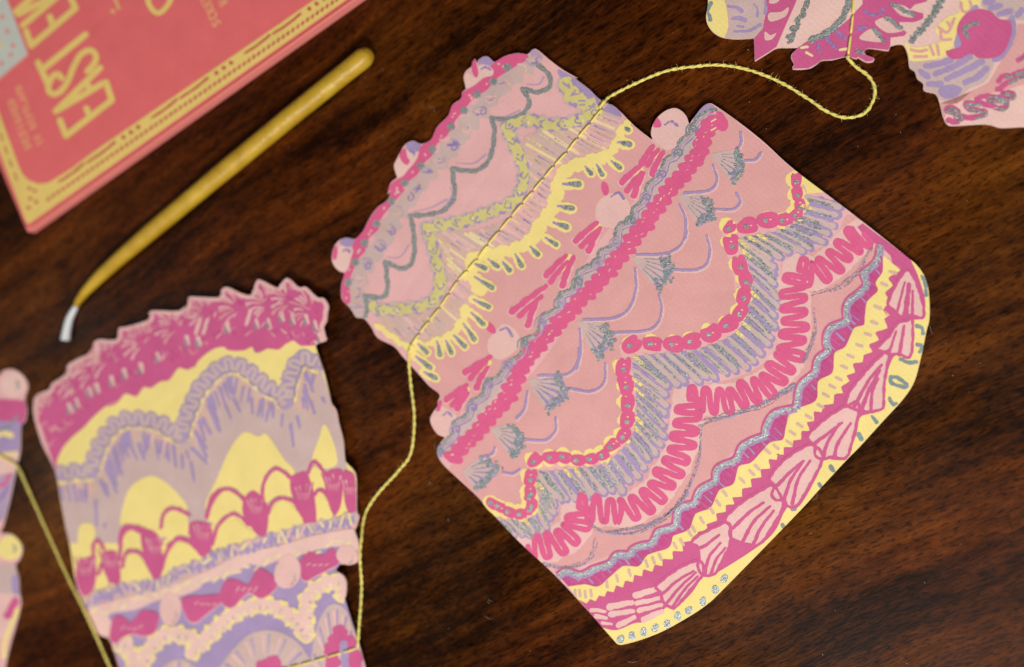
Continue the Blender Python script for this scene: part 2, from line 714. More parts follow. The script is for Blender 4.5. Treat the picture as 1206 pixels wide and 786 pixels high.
# plain rose icing of the middle tier and of the big lower tier
p = P('icing_field')
p.fill(W3((640, 322), (655, 335), (700, 375), (780, 340)) + W3((560, 640), (430, 786)) + W7((520, 80), (250, 340), (176, 445), (150, 300), (150, 255), (100, 200))
       + W2((420, 740), (540, 690), (680, 560), (740, 460), (700, 350), (880, 300), (1000, 200)) + W3((220, 600), (240, 480), (420, 430), (520, 320), (560, 262)), 'rose', 1)
p.fill(W3((970, 190), (1060, 262), (1179, 355)) + W5((440, 78), (430, 120), (430, 260), (150, 330), (130, 420), (170, 560), (180, 700)) + W4((1010, 540), (880, 610), (540, 640))
       + W7((990, 90), (990, 300), (960, 450), (800, 525), (575, 530), (550, 640), (520, 760), (400, 735), (370, 770), (240, 640), (200, 590)) + W7((420, 330), (640, 80)) + W4((300, 520), (640, 90)), 'rose', 1)
p.fill(W5((700, 290), (640, 400), (500, 470), (400, 500), (400, 700)) + W6((400, 100), (340, 240), (200, 330), (0, 370)) + W9((260, 80), (250, 260), (80, 520)) + W8((640, 90), (400, 120), (300, 280), (205, 285), (330, 400), (370, 430), (450, 410), (600, 350), (760, 290), (880, 190), (960, 90), (1040, 10))
       + W9((380, 570), (470, 460), (600, 330), (720, 250), (850, 100)) + W6((460, 440), (560, 280), (620, 140), (690, 30)) + W5((760, 600), (830, 450), (800, 340)), 'rose', 1)
p.build()

# --- top tier: hot pink border with silver flowers
inner = (W1((952, 100), (945, 122), (880, 160), (810, 205), (760, 260), (700, 300), (650, 360), (610, 410), (590, 460), (530, 510), (510, 560), (470, 600), (440, 650), (390, 690), (370, 720))
         + W2((385, 10), (325, 80), (270, 150), (258, 200), (215, 240), (205, 290), (170, 330), (150, 370), (130, 420), (125, 470), (130, 530)))
outer = (W1((945, 97), (900, 92), (840, 107), (795, 132), (768, 160), (735, 205), (700, 240), (662, 262), (645, 275), (640, 303), (600, 332), (580, 382), (530, 432), (500, 492), (455, 520), (430, 560), (400, 610), (365, 660), (318, 693), (300, 742))
         + W2((317, 15), (302, 60), (252, 102), (217, 152), (190, 202), (165, 230), (140, 262), (132, 330), (120, 380), (103, 400), (92, 440), (87, 480), (94, 522), (112, 545)))
p = P('pink_border')
p.fill(outer + inner[::-1], 'hot_pink', 2)
for q in W1((835, 152), (815, 140), (760, 232), (680, 285), (690, 298), (610, 370), (602, 385), (550, 475), (545, 490), (475, 560), (417, 640), (345, 715), (350, 735)) + W2((345, 20), (338, 34), (285, 100), (225, 205), (215, 220), (170, 295), (165, 305), (125, 385), (110, 515)):
    p.dot(q[0], q[1], random.uniform(1.2, 2.3), 'pale_pink', 3, random.uniform(0.9, 1.6), random.random() * 3)
own_pink_border = p.build()
for q in W1((855, 155), (790, 222), (715, 280), (655, 355), (595, 430), (507, 535), (455, 612), (380, 690), (318, 775)) + W2((250, 172), (195, 260), (152, 350), (118, 445)):
    f = P('silver_flower', own_pink_border)
    a0 = random.random() * 2
    for i in range(5):
        a = a0 + i * 1.2566
        f.dot(q[0] + 2.8 * math.cos(a), q[1] + 2.8 * math.sin(a), 2.3, 'silver_solid', 4)
    f.dot(q[0], q[1], 1.6, 'steel', 6)
    f.build()


def cherry(Wn, peach, lav, pink, arc):
    c = P('sugar_cherry')
    c.fill(Wn(*peach), 'peach' if lav else 'pale_pink', 3)
    if lav:
        c.fill(Wn(*lav), 'lavender', 4)
    if pink:
        c.fill(Wn(*pink), 'hot_pink', 5)
    if arc:
        c.line(Wn(*arc), 3.2, 'violet_pencil', 6, taper=(0.6, 1.2))
    c.build()


cherry(W1, [(662, 250), (655, 215), (668, 180), (700, 195), (722, 150), (750, 140), (788, 165), (786, 192), (745, 205), (700, 240)], [(722, 142), (724, 122), (745, 107), (770, 110), (792, 130), (775, 148), (745, 142)],
       [(694, 128), (704, 118), (712, 140), (722, 185), (710, 205), (694, 180), (690, 152)], [(735, 165), (755, 155), (775, 165)])
cherry(W1, [(345, 660), (333, 610), (348, 578), (380, 540), (420, 530), (445, 545), (430, 590), (395, 630), (370, 660)], [(385, 525), (392, 510), (420, 497), (455, 513), (440, 545), (410, 552)],
       [(356, 555), (383, 532), (392, 570), (405, 590), (390, 608), (366, 590)], [(405, 540), (420, 550), (425, 560)])
cherry(W2, [(98, 397), (80, 391), (57, 368), (45, 335), (60, 290), (100, 270), (140, 290), (132, 330), (115, 375)], [(78, 262), (82, 250), (110, 238), (145, 246), (135, 275), (105, 278)],
       [(46, 330), (52, 288), (66, 275), (70, 310), (60, 340)], [(95, 300), (115, 290), (125, 300)])

# --- mauve lace next to the border
p = P('lace_trim')
lace = W1((975, 118), (915, 168), (845, 228), (775, 295), (720, 362), (660, 440), (605, 515), (545, 585), (490, 640), (430, 715)) + W2((405, 50), (345, 120), (308, 195), (265, 275), (205, 355), (165, 430), (150, 490), (155, 560))
p.line(lace, 20, 'mauve', 2, wob=0.14, wl=lambda s: 1 + 0.22 * math.sin(s * 0.33), wr=lambda s: 1 + 0.22 * math.sin(s * 0.33 + 1.2))
p.fill(W1((962, 88), (975, 72), (995, 82), (1020, 108), (1000, 125), (970, 112)), 'lilac', 2)
p.fill(W2((112, 548), (135, 500), (150, 440), (185, 470), (205, 540), (200, 602), (158, 606), (130, 565)), 'mauve', 2)
for q in lace:
    r = random.uniform(5.5, 7.5)
    for kk in range(4):
        a0 = random.uniform(-2.8, 0.8)
        arc = [(q[0] + (r - 2.5 * kk) * math.cos(a0 + t * 0.4) + random.uniform(-3, 3) * kk, q[1] + (r - 2.5 * kk) * math.sin(a0 + t * 0.4)) for t in range(7)]
        p.line(arc, random.uniform(1.0, 2.0), random.choice(['violet_pencil', 'warm_mauve', 'pale_pink', 'lilac', 'warm_mauve']), 4, step=1)
for q in W1((740, 360), (605, 525)) + W2((405, 50), (320, 210), (265, 285), (205, 368)):
    p.line([(q[0] + (5.5 - 0.5 * t) * math.cos(-1.5 + t * 0.7), q[1] + (5.5 - 0.5 * t) * math.sin(-1.5 + t * 0.7)) for t in range(9)], 2.0, 'violet_pencil', 5, step=1)
p.build()
p = P('silver_swag')
sw = (W1((995, 145), (1030, 170), (1057, 215), (1040, 255), (990, 270), (925, 255), None, (950, 295), (955, 330), (920, 375), (850, 395), (780, 390), None, (795, 440), (787, 530), (760, 600), (700, 635), (600, 625), None, (606, 680), (612, 720))
      + W2((605, 60), (560, 110), (490, 130), (405, 135), None, (420, 200), (425, 300), (410, 355), (370, 380), (290, 350), None, (296, 400), (300, 480), (270, 513), (195, 505), None, (207, 550), (200, 600)))
p.line(sw, 5.6, 'silver', 3, wob=0.2)
p.line(sw, 3.2, 'silver_solid', 5, wob=0.4)
for a in ([(800, 405), (860, 380), (915, 355)], [(620, 600), (700, 600), (755, 560)], [(945, 235), (1000, 235), (1025, 200)]):
    p.line(W1(*a), 2.0, 'lilac', 4, taper=(0.5, 1))
for a in ([(420, 118), (500, 100), (575, 60)], [(300, 330), (360, 325), (400, 270)], [(590, 0), (600, 40), (570, 90)]):
    p.line(W2(*a), 2.0, 'lilac', 4, taper=(0.5, 1))
p.build()

# --- olive chain with violet ground
p = P('chain_trim')
p.fill(W3((228, 8), (300, 48), (370, 102), (415, 148), (418, 182), (380, 175), (300, 90), (232, 40)), 'lavender', 2)
p.fill(W3((432, 160), (480, 177), (518, 215), (505, 238), (430, 205)), 'lavender', 2)
ch = (W3((262, 70), (285, 125), (330, 155), (385, 178)), W3((400, 205), (345, 235), (270, 258), (180, 265), (110, 245), (40, 250)) + W1((850, 430), None, (880, 500), (910, 560), (932, 640), (920, 715))
      + W2((905, 45), (860, 85), (780, 115), (700, 145), (640, 165), (560, 175), (482, 190), None, (503, 250), (522, 320), (542, 400), (545, 460), (520, 520), (460, 555), (400, 565), (330, 570), (270, 570), (232, 550)))
for c_, w_ in zip(ch, (18, 14)):
    p.line(c_, w_ + 4.0, 'mauve', 2, wob=0.14)
    p.line(c_, w_ - 1, 'lavender', 3, wob=0.25)
    p.line(c_, w_ - 4, 'olive', 4, wob=0.35)
pp = cr(ch[0], False, 2) + cr(ch[1], False, 2)
own_chain_trim = p.build()
s_ = resample(cr(ch[1], False, 2), 46)
nn = normals(s_)
for i, (q, n) in enumerate(zip(s_, nn)):
    if i % 2 == 0:
        l = P('chain_link', own_chain_trim)
        rot = math.atan2(-n[0], n[1])
        l.fill(ellipse(q[0], q[1], 9.6, 6.6, rot, 14, 0.16), 'olive', 5, smooth=False)
        for kk in range(3):
            l.dot(q[0] + random.uniform(-4.5, 4.5), q[1] + random.uniform(-3.5, 3.5), random.uniform(1.2, 2.8), random.choice(['lavender', 'lavender', 'mauve', 'cream']), 7, random.uniform(0.9, 1.8), random.random() * 3)
        l.line([(q[0] + n[0] * 5, q[1] + n[1] * 5), (q[0] + n[1] * 6, q[1] - n[0] * 6), (q[0] - n[0] * 5, q[1] - n[1] * 5)], 1.3, 'violet_pencil', 8)
        l.build()
for q in W3((262, 80), (300, 120), (340, 160), (385, 180)):
    l = P('chain_link', own_chain_trim)
    l.fill(ellipse(q[0], q[1], 9, 7, 0.9, 14, 0.14), 'olive', 5, smooth=False)
    for kk in range(3):
        l.line([(q[0] + random.uniform(-5, 0), q[1] + random.uniform(-4, 4)), (q[0] + random.uniform(0, 5), q[1] + random.uniform(-4, 4))], 1.8, 'lavender', 7)
    l.build()

# --- fluted frill under the chain, yellow drips below it
p = P('fluted_frill')
fi = W3((425, 205), (350, 250), (270, 275), (180, 285), (60, 300), (30, 330)) + W2((900, 140), (960, 60), (900, 130), (800, 175), (690, 205), (540, 225), (560, 300), (575, 380), (570, 460), (545, 540), (470, 590), (380, 605), (270, 610))
fi = W3((425, 205), (350, 250), (270, 275), (170, 285), (70, 320), (75, 400), (90, 480), (80, 560), (60, 620), (0, 680)) + W2((800, 175), (690, 205), (530, 215), (560, 300), (575, 380), (570, 460), (545, 540), (470, 590), (380, 605), (265, 612))
fo = W3((525, 240), (510, 310), (480, 380), (400, 420), (300, 440), (235, 470), (205, 530), (190, 620), (150, 700), (110, 786)) + W2((930, 250), (830, 290), (730, 300), (665, 340), (670, 420), (690, 500), (650, 580), (600, 660), (500, 720), (400, 770))
p.fill(fi + fo[::-1] + W2((330, 740)), 'warm_mauve', 2)
a = resample(cr(fi, False, 2), 62)
b = resample(cr(fo, False, 2), 62)
for i in range(62):
    (x0, y0), (x1, y1) = a[i], b[i]
    k0, k1 = random.uniform(0.0, 0.15), random.uniform(0.75, 1.0)
    lam = lambda t: (x0 + (x1 - x0) * t, y0 + (y1 - y0) * t)
    p.line([lam(k0), lam(k1)], random.uniform(2.6, 4.2), random.choice(['mauve', 'warm_mauve', 'pale_pink', 'cream', 'mauve']), 3)
    if random.random() < 0.62:
        k = random.uniform(0.15, 0.5)
        p.line([lam(k), lam(k + random.uniform(0.25, 0.45))], random.uniform(1.2, 2.0), random.choice(['violet_pencil', 'graphite', 'graphite']), 5, taper=(1.2, 0.3))
    if random.random() < 0.35:
        p.line([lam(0.05), lam(0.4)], random.uniform(1.5, 3), 'yellow_pencil', 4, taper=(0.3, 1))
p.build()
p = P('drip_icing')
p.line(W3((545, 260), (522, 290), (500, 345), (460, 395), (400, 425)), 11, 'yellow', 5, wob=0.2)
p.line(W3((430, 415), (330, 445), (270, 470), (232, 520), (218, 590), (195, 660), (150, 720), (118, 775)), 17, 'yellow', 5, wob=0.15, taper=(0.9, 1.0))
p.line(W2((1010, 170), (970, 240), (900, 285), (820, 305), (740, 318), (690, 345), (690, 410), (730, 480)), 15, 'yellow', 5, wob=0.2)
p.line(W2((660, 560), (645, 620), (600, 680), (540, 710), (470, 735), (410, 750), (330, 700), (250, 640)), 9, 'yellow', 5, wob=0.3, taper=(1, 0.7))
own_drip_icing = p.build()


def drip(a, b, w=13, bare=False):
    d = P('icing_drip', own_drip_icing)
    d.line([a, b], w, 'yellow', 6, taper=(0.9, 1.0), wob=0.1)
    t = lambda k: (a[0] + (b[0] - a[0]) * k, a[1] + (b[1] - a[1]) * k)
    if not bare:
        d.line([t(0.05), t(0.98)], w * 0.5, 'violet_pencil', 8, taper=(0.35, 1.15))
        d.line([t(0.1), t(0.9)], w * 0.25, 'lavender', 9, taper=(0.3, 1.2))
        d.line([t(0.55), t(1.02)], w * 0.48, 'silver', 11, taper=(0.8, 1.1))
    d.build()


for a, b, w_ in ((W3((535, 278))[0], W3((550, 288))[0], 12), (W3((500, 345))[0], W3((555, 355))[0], 14), (W3((470, 430))[0], W3((510, 462))[0], 12),
                 (W3((402, 445))[0], W3((430, 495))[0], 11), (W3((350, 455))[0], W3((378, 490))[0], 11), (W3((245, 538))[0], W3((320, 540))[0], 14),
                 (W3((220, 640))[0], W3((290, 652))[0], 13), (W3((200, 715))[0], W3((265, 738))[0], 13)):
    drip(a, b, w_)
for a, b in (((1030, 235), (1075, 265)), ((960, 275), (992, 310)), ((890, 310), (918, 360)), ((830, 345), (862, 382)),
             ((765, 335), (805, 365)), ((690, 350), (745, 375)), ((700, 415), (775, 462)), ((695, 520), (760, 553)), ((685, 580), (738, 630)), ((650, 630), (697, 698)),
             ((605, 685), (652, 733)), ((570, 710), (594, 762)), ((530, 712), (543, 770)), ((440, 725), (478, 762))):
    a, b = W2(a, b)
    drip(a, (b[0] + (b[0] - a[0]) * 0.12, b[1] + (b[1] - a[1]) * 0.12), 11.5)
for a, b in (((35, 75), (105, 130)), ((75, 150), (130, 178))):
    a, b = W7(a, b)
    drip(a, b, 12)

# --- middle tier: bows of hot pink petals, cherries
bows = (W3((665, 365), (612, 445), (690, 378), (640, 450), (712, 392), (662, 490)), W3((600, 460), (522, 530), (612, 485), (545, 570), (620, 490), (576, 592)),
        W4((405, 90), (308, 172), (405, 125), (335, 198), (420, 115), (368, 218)), W4((262, 242), (172, 332), (268, 270), (192, 362), (298, 248), (246, 378)),
        W4((170, 382), (12, 500), (150, 430), (48, 520), (125, 462), (86, 562)), W7((385, 82), (268, 152), (365, 105), (292, 180), (370, 130), (320, 222)),
        W7((275, 212), (182, 278), (272, 235), (208, 303), (280, 250), (232, 318)))
for k, bw in enumerate(bows):
    f = P('bow_ground')
    c = bw[0]
    f.line([bw[0], bw[1]], 11, 'pale_pink', 2, taper=(0.6, 1))
    f.line([bw[4], bw[5]], 11, 'pale_pink', 3, taper=(0.6, 1))
    if k in (0, 1, 2, 3, 5, 6):
        f.line([((bw[0][0] + bw[4][0]) / 2, (bw[0][1] + bw[4][1]) / 2), (bw[2][0] * 0.6 + bw[3][0] * 0.4, bw[2][1] * 0.6 + bw[3][1] * 0.4)], 6.5, 'yellow', 4)
    f.build()
    for i in range(3):
        a, b = bw[2 * i], bw[2 * i + 1]
        t = P('bow_petal')
        t.line([a, ((a[0] + b[0]) / 2 - 1, (a[1] + b[1]) / 2), b], 7.4 if i != 1 else 6.4, 'hot_pink', 6, taper=(0.75, 1.12), wob=0.1)
        t.build()
for q in W3((443, 560)) + W2((778, 655)):
    t = P('bow_petal')
    t.fill(ellipse(q[0], q[1], 8.5, 4.4, 1.45 if q[0] > 650 else 0.9, 14), 'hot_pink', 6, smooth=False)
    t.build()
t = P('bow_petal')
t.fill(W7((160, 285), (150, 330), (130, 330), (142, 305), (137, 292)), 'hot_pink', 6)
t.build()
cherry(W3, [(662, 326), (657, 295), (668, 255), (715, 204), (765, 188), (805, 208), (828, 250), (812, 300), (770, 365), (720, 378)], None, [(668, 258), (684, 232), (703, 258), (700, 275), (668, 276)], [(720, 265), (748, 248), (776, 268)])
cherry(W3, [(400, 650), (420, 610), (470, 580), (520, 590), (560, 640), (550, 710), (500, 738), (430, 735), (402, 700)], None, None, [(472, 598), (505, 578), (528, 606)])
cherry(W2, [(765, 715), (790, 680), (835, 635), (890, 660), (915, 720), (880, 770), (820, 800), (770, 770)], None, None, [(822, 665), (852, 655), (878, 690)])
cherry(W7, [(172, 450), (142, 438), (114, 400), (107, 366), (124, 332), (150, 305), (200, 330), (228, 360), (205, 415)], None, None, [(165, 352), (185, 337), (203, 352)])

# --- swirl trim and pink ruffle on the ledge
scal = (W3((955, 195), (905, 205), (855, 250), (832, 300), (785, 345), (765, 398), (722, 420), (692, 490), (640, 540), (617, 610), (572, 650), (562, 700), (500, 732)) + W4((480, 190), (420, 215), (400, 270), (320, 310), (300, 385), (232, 420), (225, 480), (150, 520), (130, 595), (70, 630), (55, 690), (0, 730))
        + W7((415, 172), (362, 192), (350, 250), (290, 290), (270, 350), (215, 380), (205, 440), (152, 490), (142, 520)))
lowr = (W3((930, 235), (880, 250), (850, 380), (770, 470), (710, 560), (640, 660), (570, 760)) + W4((580, 130), (500, 230), (420, 320), (320, 410), (220, 520), (120, 620), (40, 720))
        + W7((500, 130), (420, 240), (340, 340), (260, 440), (180, 530)))
p = P('swirl_trim')
p.fill(scal + lowr[::-1], 'mauve', 3)
p.fill(W3((850, 240), (888, 190), (922, 168), (950, 182), (935, 205), (880, 230)), 'lavender', 3)
p.fill(W7((138, 518), (150, 490), (165, 495), (160, 545), (146, 546)), 'lavender', 4)
p.line(scal, 3.8, 'silver', 5, wob=0.3)
p.line(scal, 1.6, 'silver_solid', 7, wob=0.4)
p.line(offset(cr(scal, False, 2), -4.4), 1.8, 'lilac', 6, smooth=False, wob=0.3)
p.line(offset(cr(scal, False, 2), -7.6), 1.4, 'violet_pencil', 6, smooth=False, wob=0.3)
mid = resample([(a[0] * 0.58 + b[0] * 0.42, a[1] * 0.58 + b[1] * 0.42) for a, b in zip(resample(cr(scal, False, 2), 80), resample(cr(lowr, False, 2), 80))], 17)
for i, q in enumerate(mid[1:]):
    x, y = q[0] - 0.5, q[1] - 0.5
    rs = random.uniform(5.2, 6.4)
    sp = [(x + (rs - 0.55 * t) * math.cos(2.6 + t * 0.8), y + (rs - 0.55 * t) * math.sin(2.6 + t * 0.8)) for t in range(10)]
    p.line(sp, 1.7, random.choice(['lavender', 'steel', 'lilac', 'violet_pencil']), 9, step=1.2, taper=(0.7, 1.4))
    p.line([(x - 9, y + 4), (x - 7, y - 4), (x + 2, y - 8)], 1.6, random.choice(['lilac', 'steel']), 8, step=1.2)
    p.dot(x, y, 1.3, 'lavender', 10)
p.build()
p = P('pink_ruffle')
ru = (W3((965, 235), (935, 265), (900, 330), (885, 405), (820, 485), (745, 570), (690, 650), (620, 745)) + W4((590, 150), (520, 240), (440, 345), (350, 430), (250, 540), (150, 650), (70, 750))
      + W7((470, 268), (380, 370), (300, 460), (215, 548)))
ruc = offset(cr(ru, False, 2), 1.5)
p.line(ruc, 15, 'hot_pink', 5, smooth=False, wob=0.1)
for q, n in zip(resample(ruc, 44), normals(resample(ruc, 44))):
    an = math.atan2(n[1], n[0]) - 0.38
    o_ = random.uniform(-0.8, 1.2)
    p.fill(ellipse(q[0] + n[0] * o_, q[1] + n[1] * o_, random.uniform(11.2, 12.8), random.uniform(6.0, 7.0), an, 16, 0.05), 'hot_pink', 6, smooth=False)
for q in W3((965, 235), (985, 262), (940, 250)):
    p.dot(q[0], q[1], 8, 'hot_pink', 5)
own_pink_ruffle = p.build()
p = P('ruffle_flecks', own_pink_ruffle)
rr = resample(ruc, 90)
for i, (q, n) in enumerate(zip(rr, normals(rr))):
    if random.random() < 0.62:
        o_ = random.uniform(-4, 8)
        c_ = (q[0] + n[0] * o_, q[1] + n[1] * o_)
        a_ = random.uniform(-1.2, -0.1)
        l_ = random.uniform(0.8, 3.2)
        p.line([c_, (c_[0] + l_ * math.cos(a_), c_[1] + l_ * math.sin(a_))], random.uniform(0.7, 1.7), 'pale_pink' if random.random() < 0.7 else 'cream', 9, step=1, taper=(0.6, 1.2))
for q in W3((935, 250), (935, 290)):
    p.line([q, (q[0] + 5, q[1] - 3)], 1.8, 'cream', 9, step=1)
p.build()


# --- fan shells and violet swag lines
def shell(ap, r0, r1, r2):
    s = P('fan_shell')
    rim = cr([r0, r1, r2], False, 1.5)
    s.fill([ap] + rim, 'lavender', 3, smooth=False)
    n = 6
    R_ = resample(rim, n)
    for i, q in enumerate(R_):
        k = random.uniform(0.72, 0.92)
        s.line([ap, (ap[0] + (q[0] - ap[0]) * k, ap[1] + (q[1] - ap[1]) * k)], random.uniform(4.2, 5.6), 'mauve', 4, taper=(0.35, 1.05))
    for i in range(n - 1):
        q = ((R_[i][0] + R_[i + 1][0]) / 2, (R_[i][1] + R_[i + 1][1]) / 2)
        s.line([(ap[0] + (q[0] - ap[0]) * 0.35, ap[1] + (q[1] - ap[1]) * 0.35), (ap[0] + (q[0] - ap[0]) * 0.8, ap[1] + (q[1] - ap[1]) * 0.8)], 1.1, 'graphite', 6)
    for q in resample(rim, 16):
        for _ in range(3):
            k = random.uniform(0.80, 1.07)
            x, y = ap[0] + (q[0] - ap[0]) * k + random.uniform(-2, 2), ap[1] + (q[1] - ap[1]) * k + random.uniform(-2, 2)
            s.dot(x, y, random.uniform(1.4, 3.0), random.choice(['silver', 'silver', 'silver_solid', 'steel']), 8 + _, random.uniform(1.2, 2.4), random.random() * 3)
    s.build()


for Wn, a in ((W3, [(935, 402), (1055, 385), (1085, 445), (1040, 530)]), (W3, [(785, 590), (915, 605), (950, 680), (885, 735)]), (W4, [(568, 252), (725, 245), (752, 325), (690, 398)]),
              (W4, [(318, 545), (445, 565), (480, 640), (405, 718)]), (W7, [(560, 192), (700, 155), (742, 255), (655, 335)]), (W7, [(388, 415), (490, 395), (538, 470), (490, 550)]),
              (W7, [(255, 610), (350, 545), (425, 605), (325, 695)])):
    shell(*Wn(*a))
p = P('violet_swag')
for Wn, a in ((W3, [(942, 450), (960, 520), (925, 568), (812, 580)]), (W3, [(1090, 430), (1140, 425), (1163, 395)]), (W3, [(1045, 385), (1072, 350), (1070, 300)]),
              (W3, [(787, 632), (815, 700), (815, 786)]), (W4, [(822, 130), (790, 195), (720, 232), (590, 237)]), (W3, [(960, 655), (1035, 655), (1068, 622), (1050, 582)]),
              (W4, [(912, 148), (928, 220), (908, 285), (850, 308), (752, 305)]), (W4, [(582, 300), (585, 400), (550, 490), (480, 530), (345, 538)]),
              (W4, [(692, 422), (705, 490), (682, 560), (620, 590), (482, 597)]), (W4, [(325, 580), (330, 680), (310, 765)]), (W7, [(792, 40), (788, 100), (740, 160), (605, 167)]),
              (W7, [(915, 112), (910, 198), (850, 240), (752, 227)]), (W7, [(555, 240), (540, 320), (505, 365)]), (W7, [(685, 362), (685, 420), (640, 465), (552, 465)]),
              (W7, [(405, 500), (390, 530), (340, 545)]), (W7, [(520, 600), (490, 620), (442, 615)])):
    q = Wn(*a)
    p.line([(x + 0.9, y + 1.2) for x, y in q], 4.6, 'pale_pink', 4)
    p.line(q, 3.3, 'violet_pencil', 5, taper=(0.8, 1.1))
    p.line(q, 2.2, 'lavender', 6, taper=(0.6, 1.3))
p.build()

# --- bead chain
beads = (W5((462, 128), (468, 190), (480, 245), (462, 285), (408, 312), (330, 312), (240, 340), (155, 345), (165, 425), (203, 520), (230, 590), (223, 665), (205, 740))
         + W4((1010, 560), (930, 603), (845, 637), (760, 652), (662, 650), (565, 652)) + W7((1000, 130), (1010, 212), (1018, 298), (1018, 372), (1000, 445), (945, 492), (905, 535), (850, 552), (790, 560), (725, 545), (665, 545), (590, 560), (570, 640), (570, 705), (575, 765))
         + W8((240, 90), (242, 145), (200, 170), (150, 162), (105, 140), (75, 125)))
p = P('bead_ground')
for q in beads:
    x, y = q
    for kk in range(3):
        p.fill(ellipse(x + random.uniform(-2.8, 0), y + random.uniform(-2.8, 1.0), 10.2, 9.0, random.random(), 12, 0.12), 'yellow', 3, smooth=False)
p.fill(W5((450, 78), (440, 105), (480, 110), (505, 160), (512, 190), (592, 182)), 'yellow', 3, smooth=False)
own_bead_ground = p.build()
for i, q in enumerate(beads):
    a, b = beads[max(0, i - 1)], beads[min(len(beads) - 1, i + 1)]
    rot = math.atan2(b[1] - a[1], b[0] - a[0])
    d = math.dist(a, b) / (2 if 0 < i < len(beads) - 1 else 1)
    s = P('bead', own_bead_ground)
    rx = min(12, max(8, d * 0.56))
    ru_ = rx * 0.82
    base = []
    for (u, v) in ((-1, -0.35), (-0.75, -0.85), (0.1, -0.95), (0.85, -0.55), (1.05, 0.1), (0.8, 0.8), (0, 0.95), (-0.7, 0.85), (-1.0, 0.35), (-0.8, 0)):
        u += random.uniform(-0.12, 0.12)
        v += random.uniform(-0.12, 0.12)
        base.append((q[0] + u * rx * math.cos(rot) - v * ru_ * math.sin(rot), q[1] + u * rx * math.sin(rot) + v * ru_ * math.cos(rot)))
    s.fill(base, 'hot_pink', 5)
    if random.random() < 0.5:
        s.dot(q[0] - 3.5 * math.cos(rot), q[1] - 3.5 * math.sin(rot), 1.3, 'cream', 7, 0.8)
    s.dot(q[0] + 2.5 * math.cos(rot), q[1] + 2.5 * math.sin(rot), 3.2, 'silver', 7, 2.9)
    s.dot(q[0] + 2.5 * math.cos(rot), q[1] + 2.5 * math.sin(rot), 2.6, 'silver_solid', 9, 2.4)
    s.build()

# --- violet fluted frill with silver
segs = [(W5((505, 205), (470, 300), (380, 360), (205, 400)), W5((690, 252), (650, 340), (560, 440), (400, 485), (350, 495)), 10),
        ([(872, 284), (886, 333), (880, 366), (868, 390), (829, 409), (748, 420)], [(912, 315), (919, 363), (904, 416), (866, 439), (829, 450), (786, 456)], 20),
        ([(744, 424), (750, 476), (747, 507), (727, 535), (699, 550), (632, 556)], [(787, 456), (785, 501), (771, 542), (740, 575), (714, 584), (656, 590)], 20),
        ([(633, 560), (636, 590), (630, 606), (615, 613), (588, 612)], [(660, 588), (653, 608), (640, 628), (625, 632), (606, 632)], 10)]
for inn, out, n in segs:
    p = P('violet_frill')
    io, oo = resample(cr(inn, False, 2), 60), resample(cr(out, False, 2), 60)
    p.fill(io + [(a_[0] * 0.14 + b_[0] * 0.86, a_[1] * 0.14 + b_[1] * 0.86) for a_, b_ in zip(io, oo)][::-1], 'lavender', 2, smooth=False)
    a, b = resample(cr(inn, False, 2), n), resample(cr(out, False, 2), n)
    own_violet_frill = p.build()
    for i in range(n):
        (x0, y0), (x1, y1) = a[i], b[i]
        r_ = P('frill_rib', own_violet_frill)
        k1 = random.uniform(0.84, 0.97)
        lam = lambda t, dx=0, dy=0: (x0 + (x1 - x0) * t + dx, y0 + (y1 - y0) * t + dy)
        jx, jy = random.uniform(-2, 2), random.uniform(-2, 2)
        r_.line([lam(0.35), lam(k1 + 0.06, jx, jy)], random.uniform(8.5, 10.5), 'lavender', 3, wob=0.15)
        r_.line([lam(0.02), lam(0.5, random.uniform(-1, 1) + jx * 0.5, jy * 0.5), lam(k1, jx, jy)], random.uniform(5.4, 7.4), 'mauve', 4, taper=(0.75, 1.05), wob=0.12)
        for _ in range(random.choice((1, 2, 2))):
            q0, q1 = random.uniform(-4, 4), random.uniform(-0.5, 2)
            r_.line([lam(random.uniform(0, 0.15), q0, -q0 * 0.8), lam(0.5, q0 + q1, -q0 * 0.8), lam(random.uniform(0.65, 0.95), q0 + jx, -q0 * 0.8 + jy)], random.uniform(1.4, 2.8), 'silver', 6 + _, wob=0.5)
        if random.random() < 0.6:
            r_.line([lam(0.1, -2, 1), lam(0.7, -2.4, 1)], random.uniform(1.0, 1.8), random.choice(['graphite', 'violet_pencil', 'silver']), 8, wob=0.4)
        if random.random() < 0.3:
            r_.line([lam(-0.02), lam(0.22)], 4, 'yellow_pencil', 9)
        r_.build()

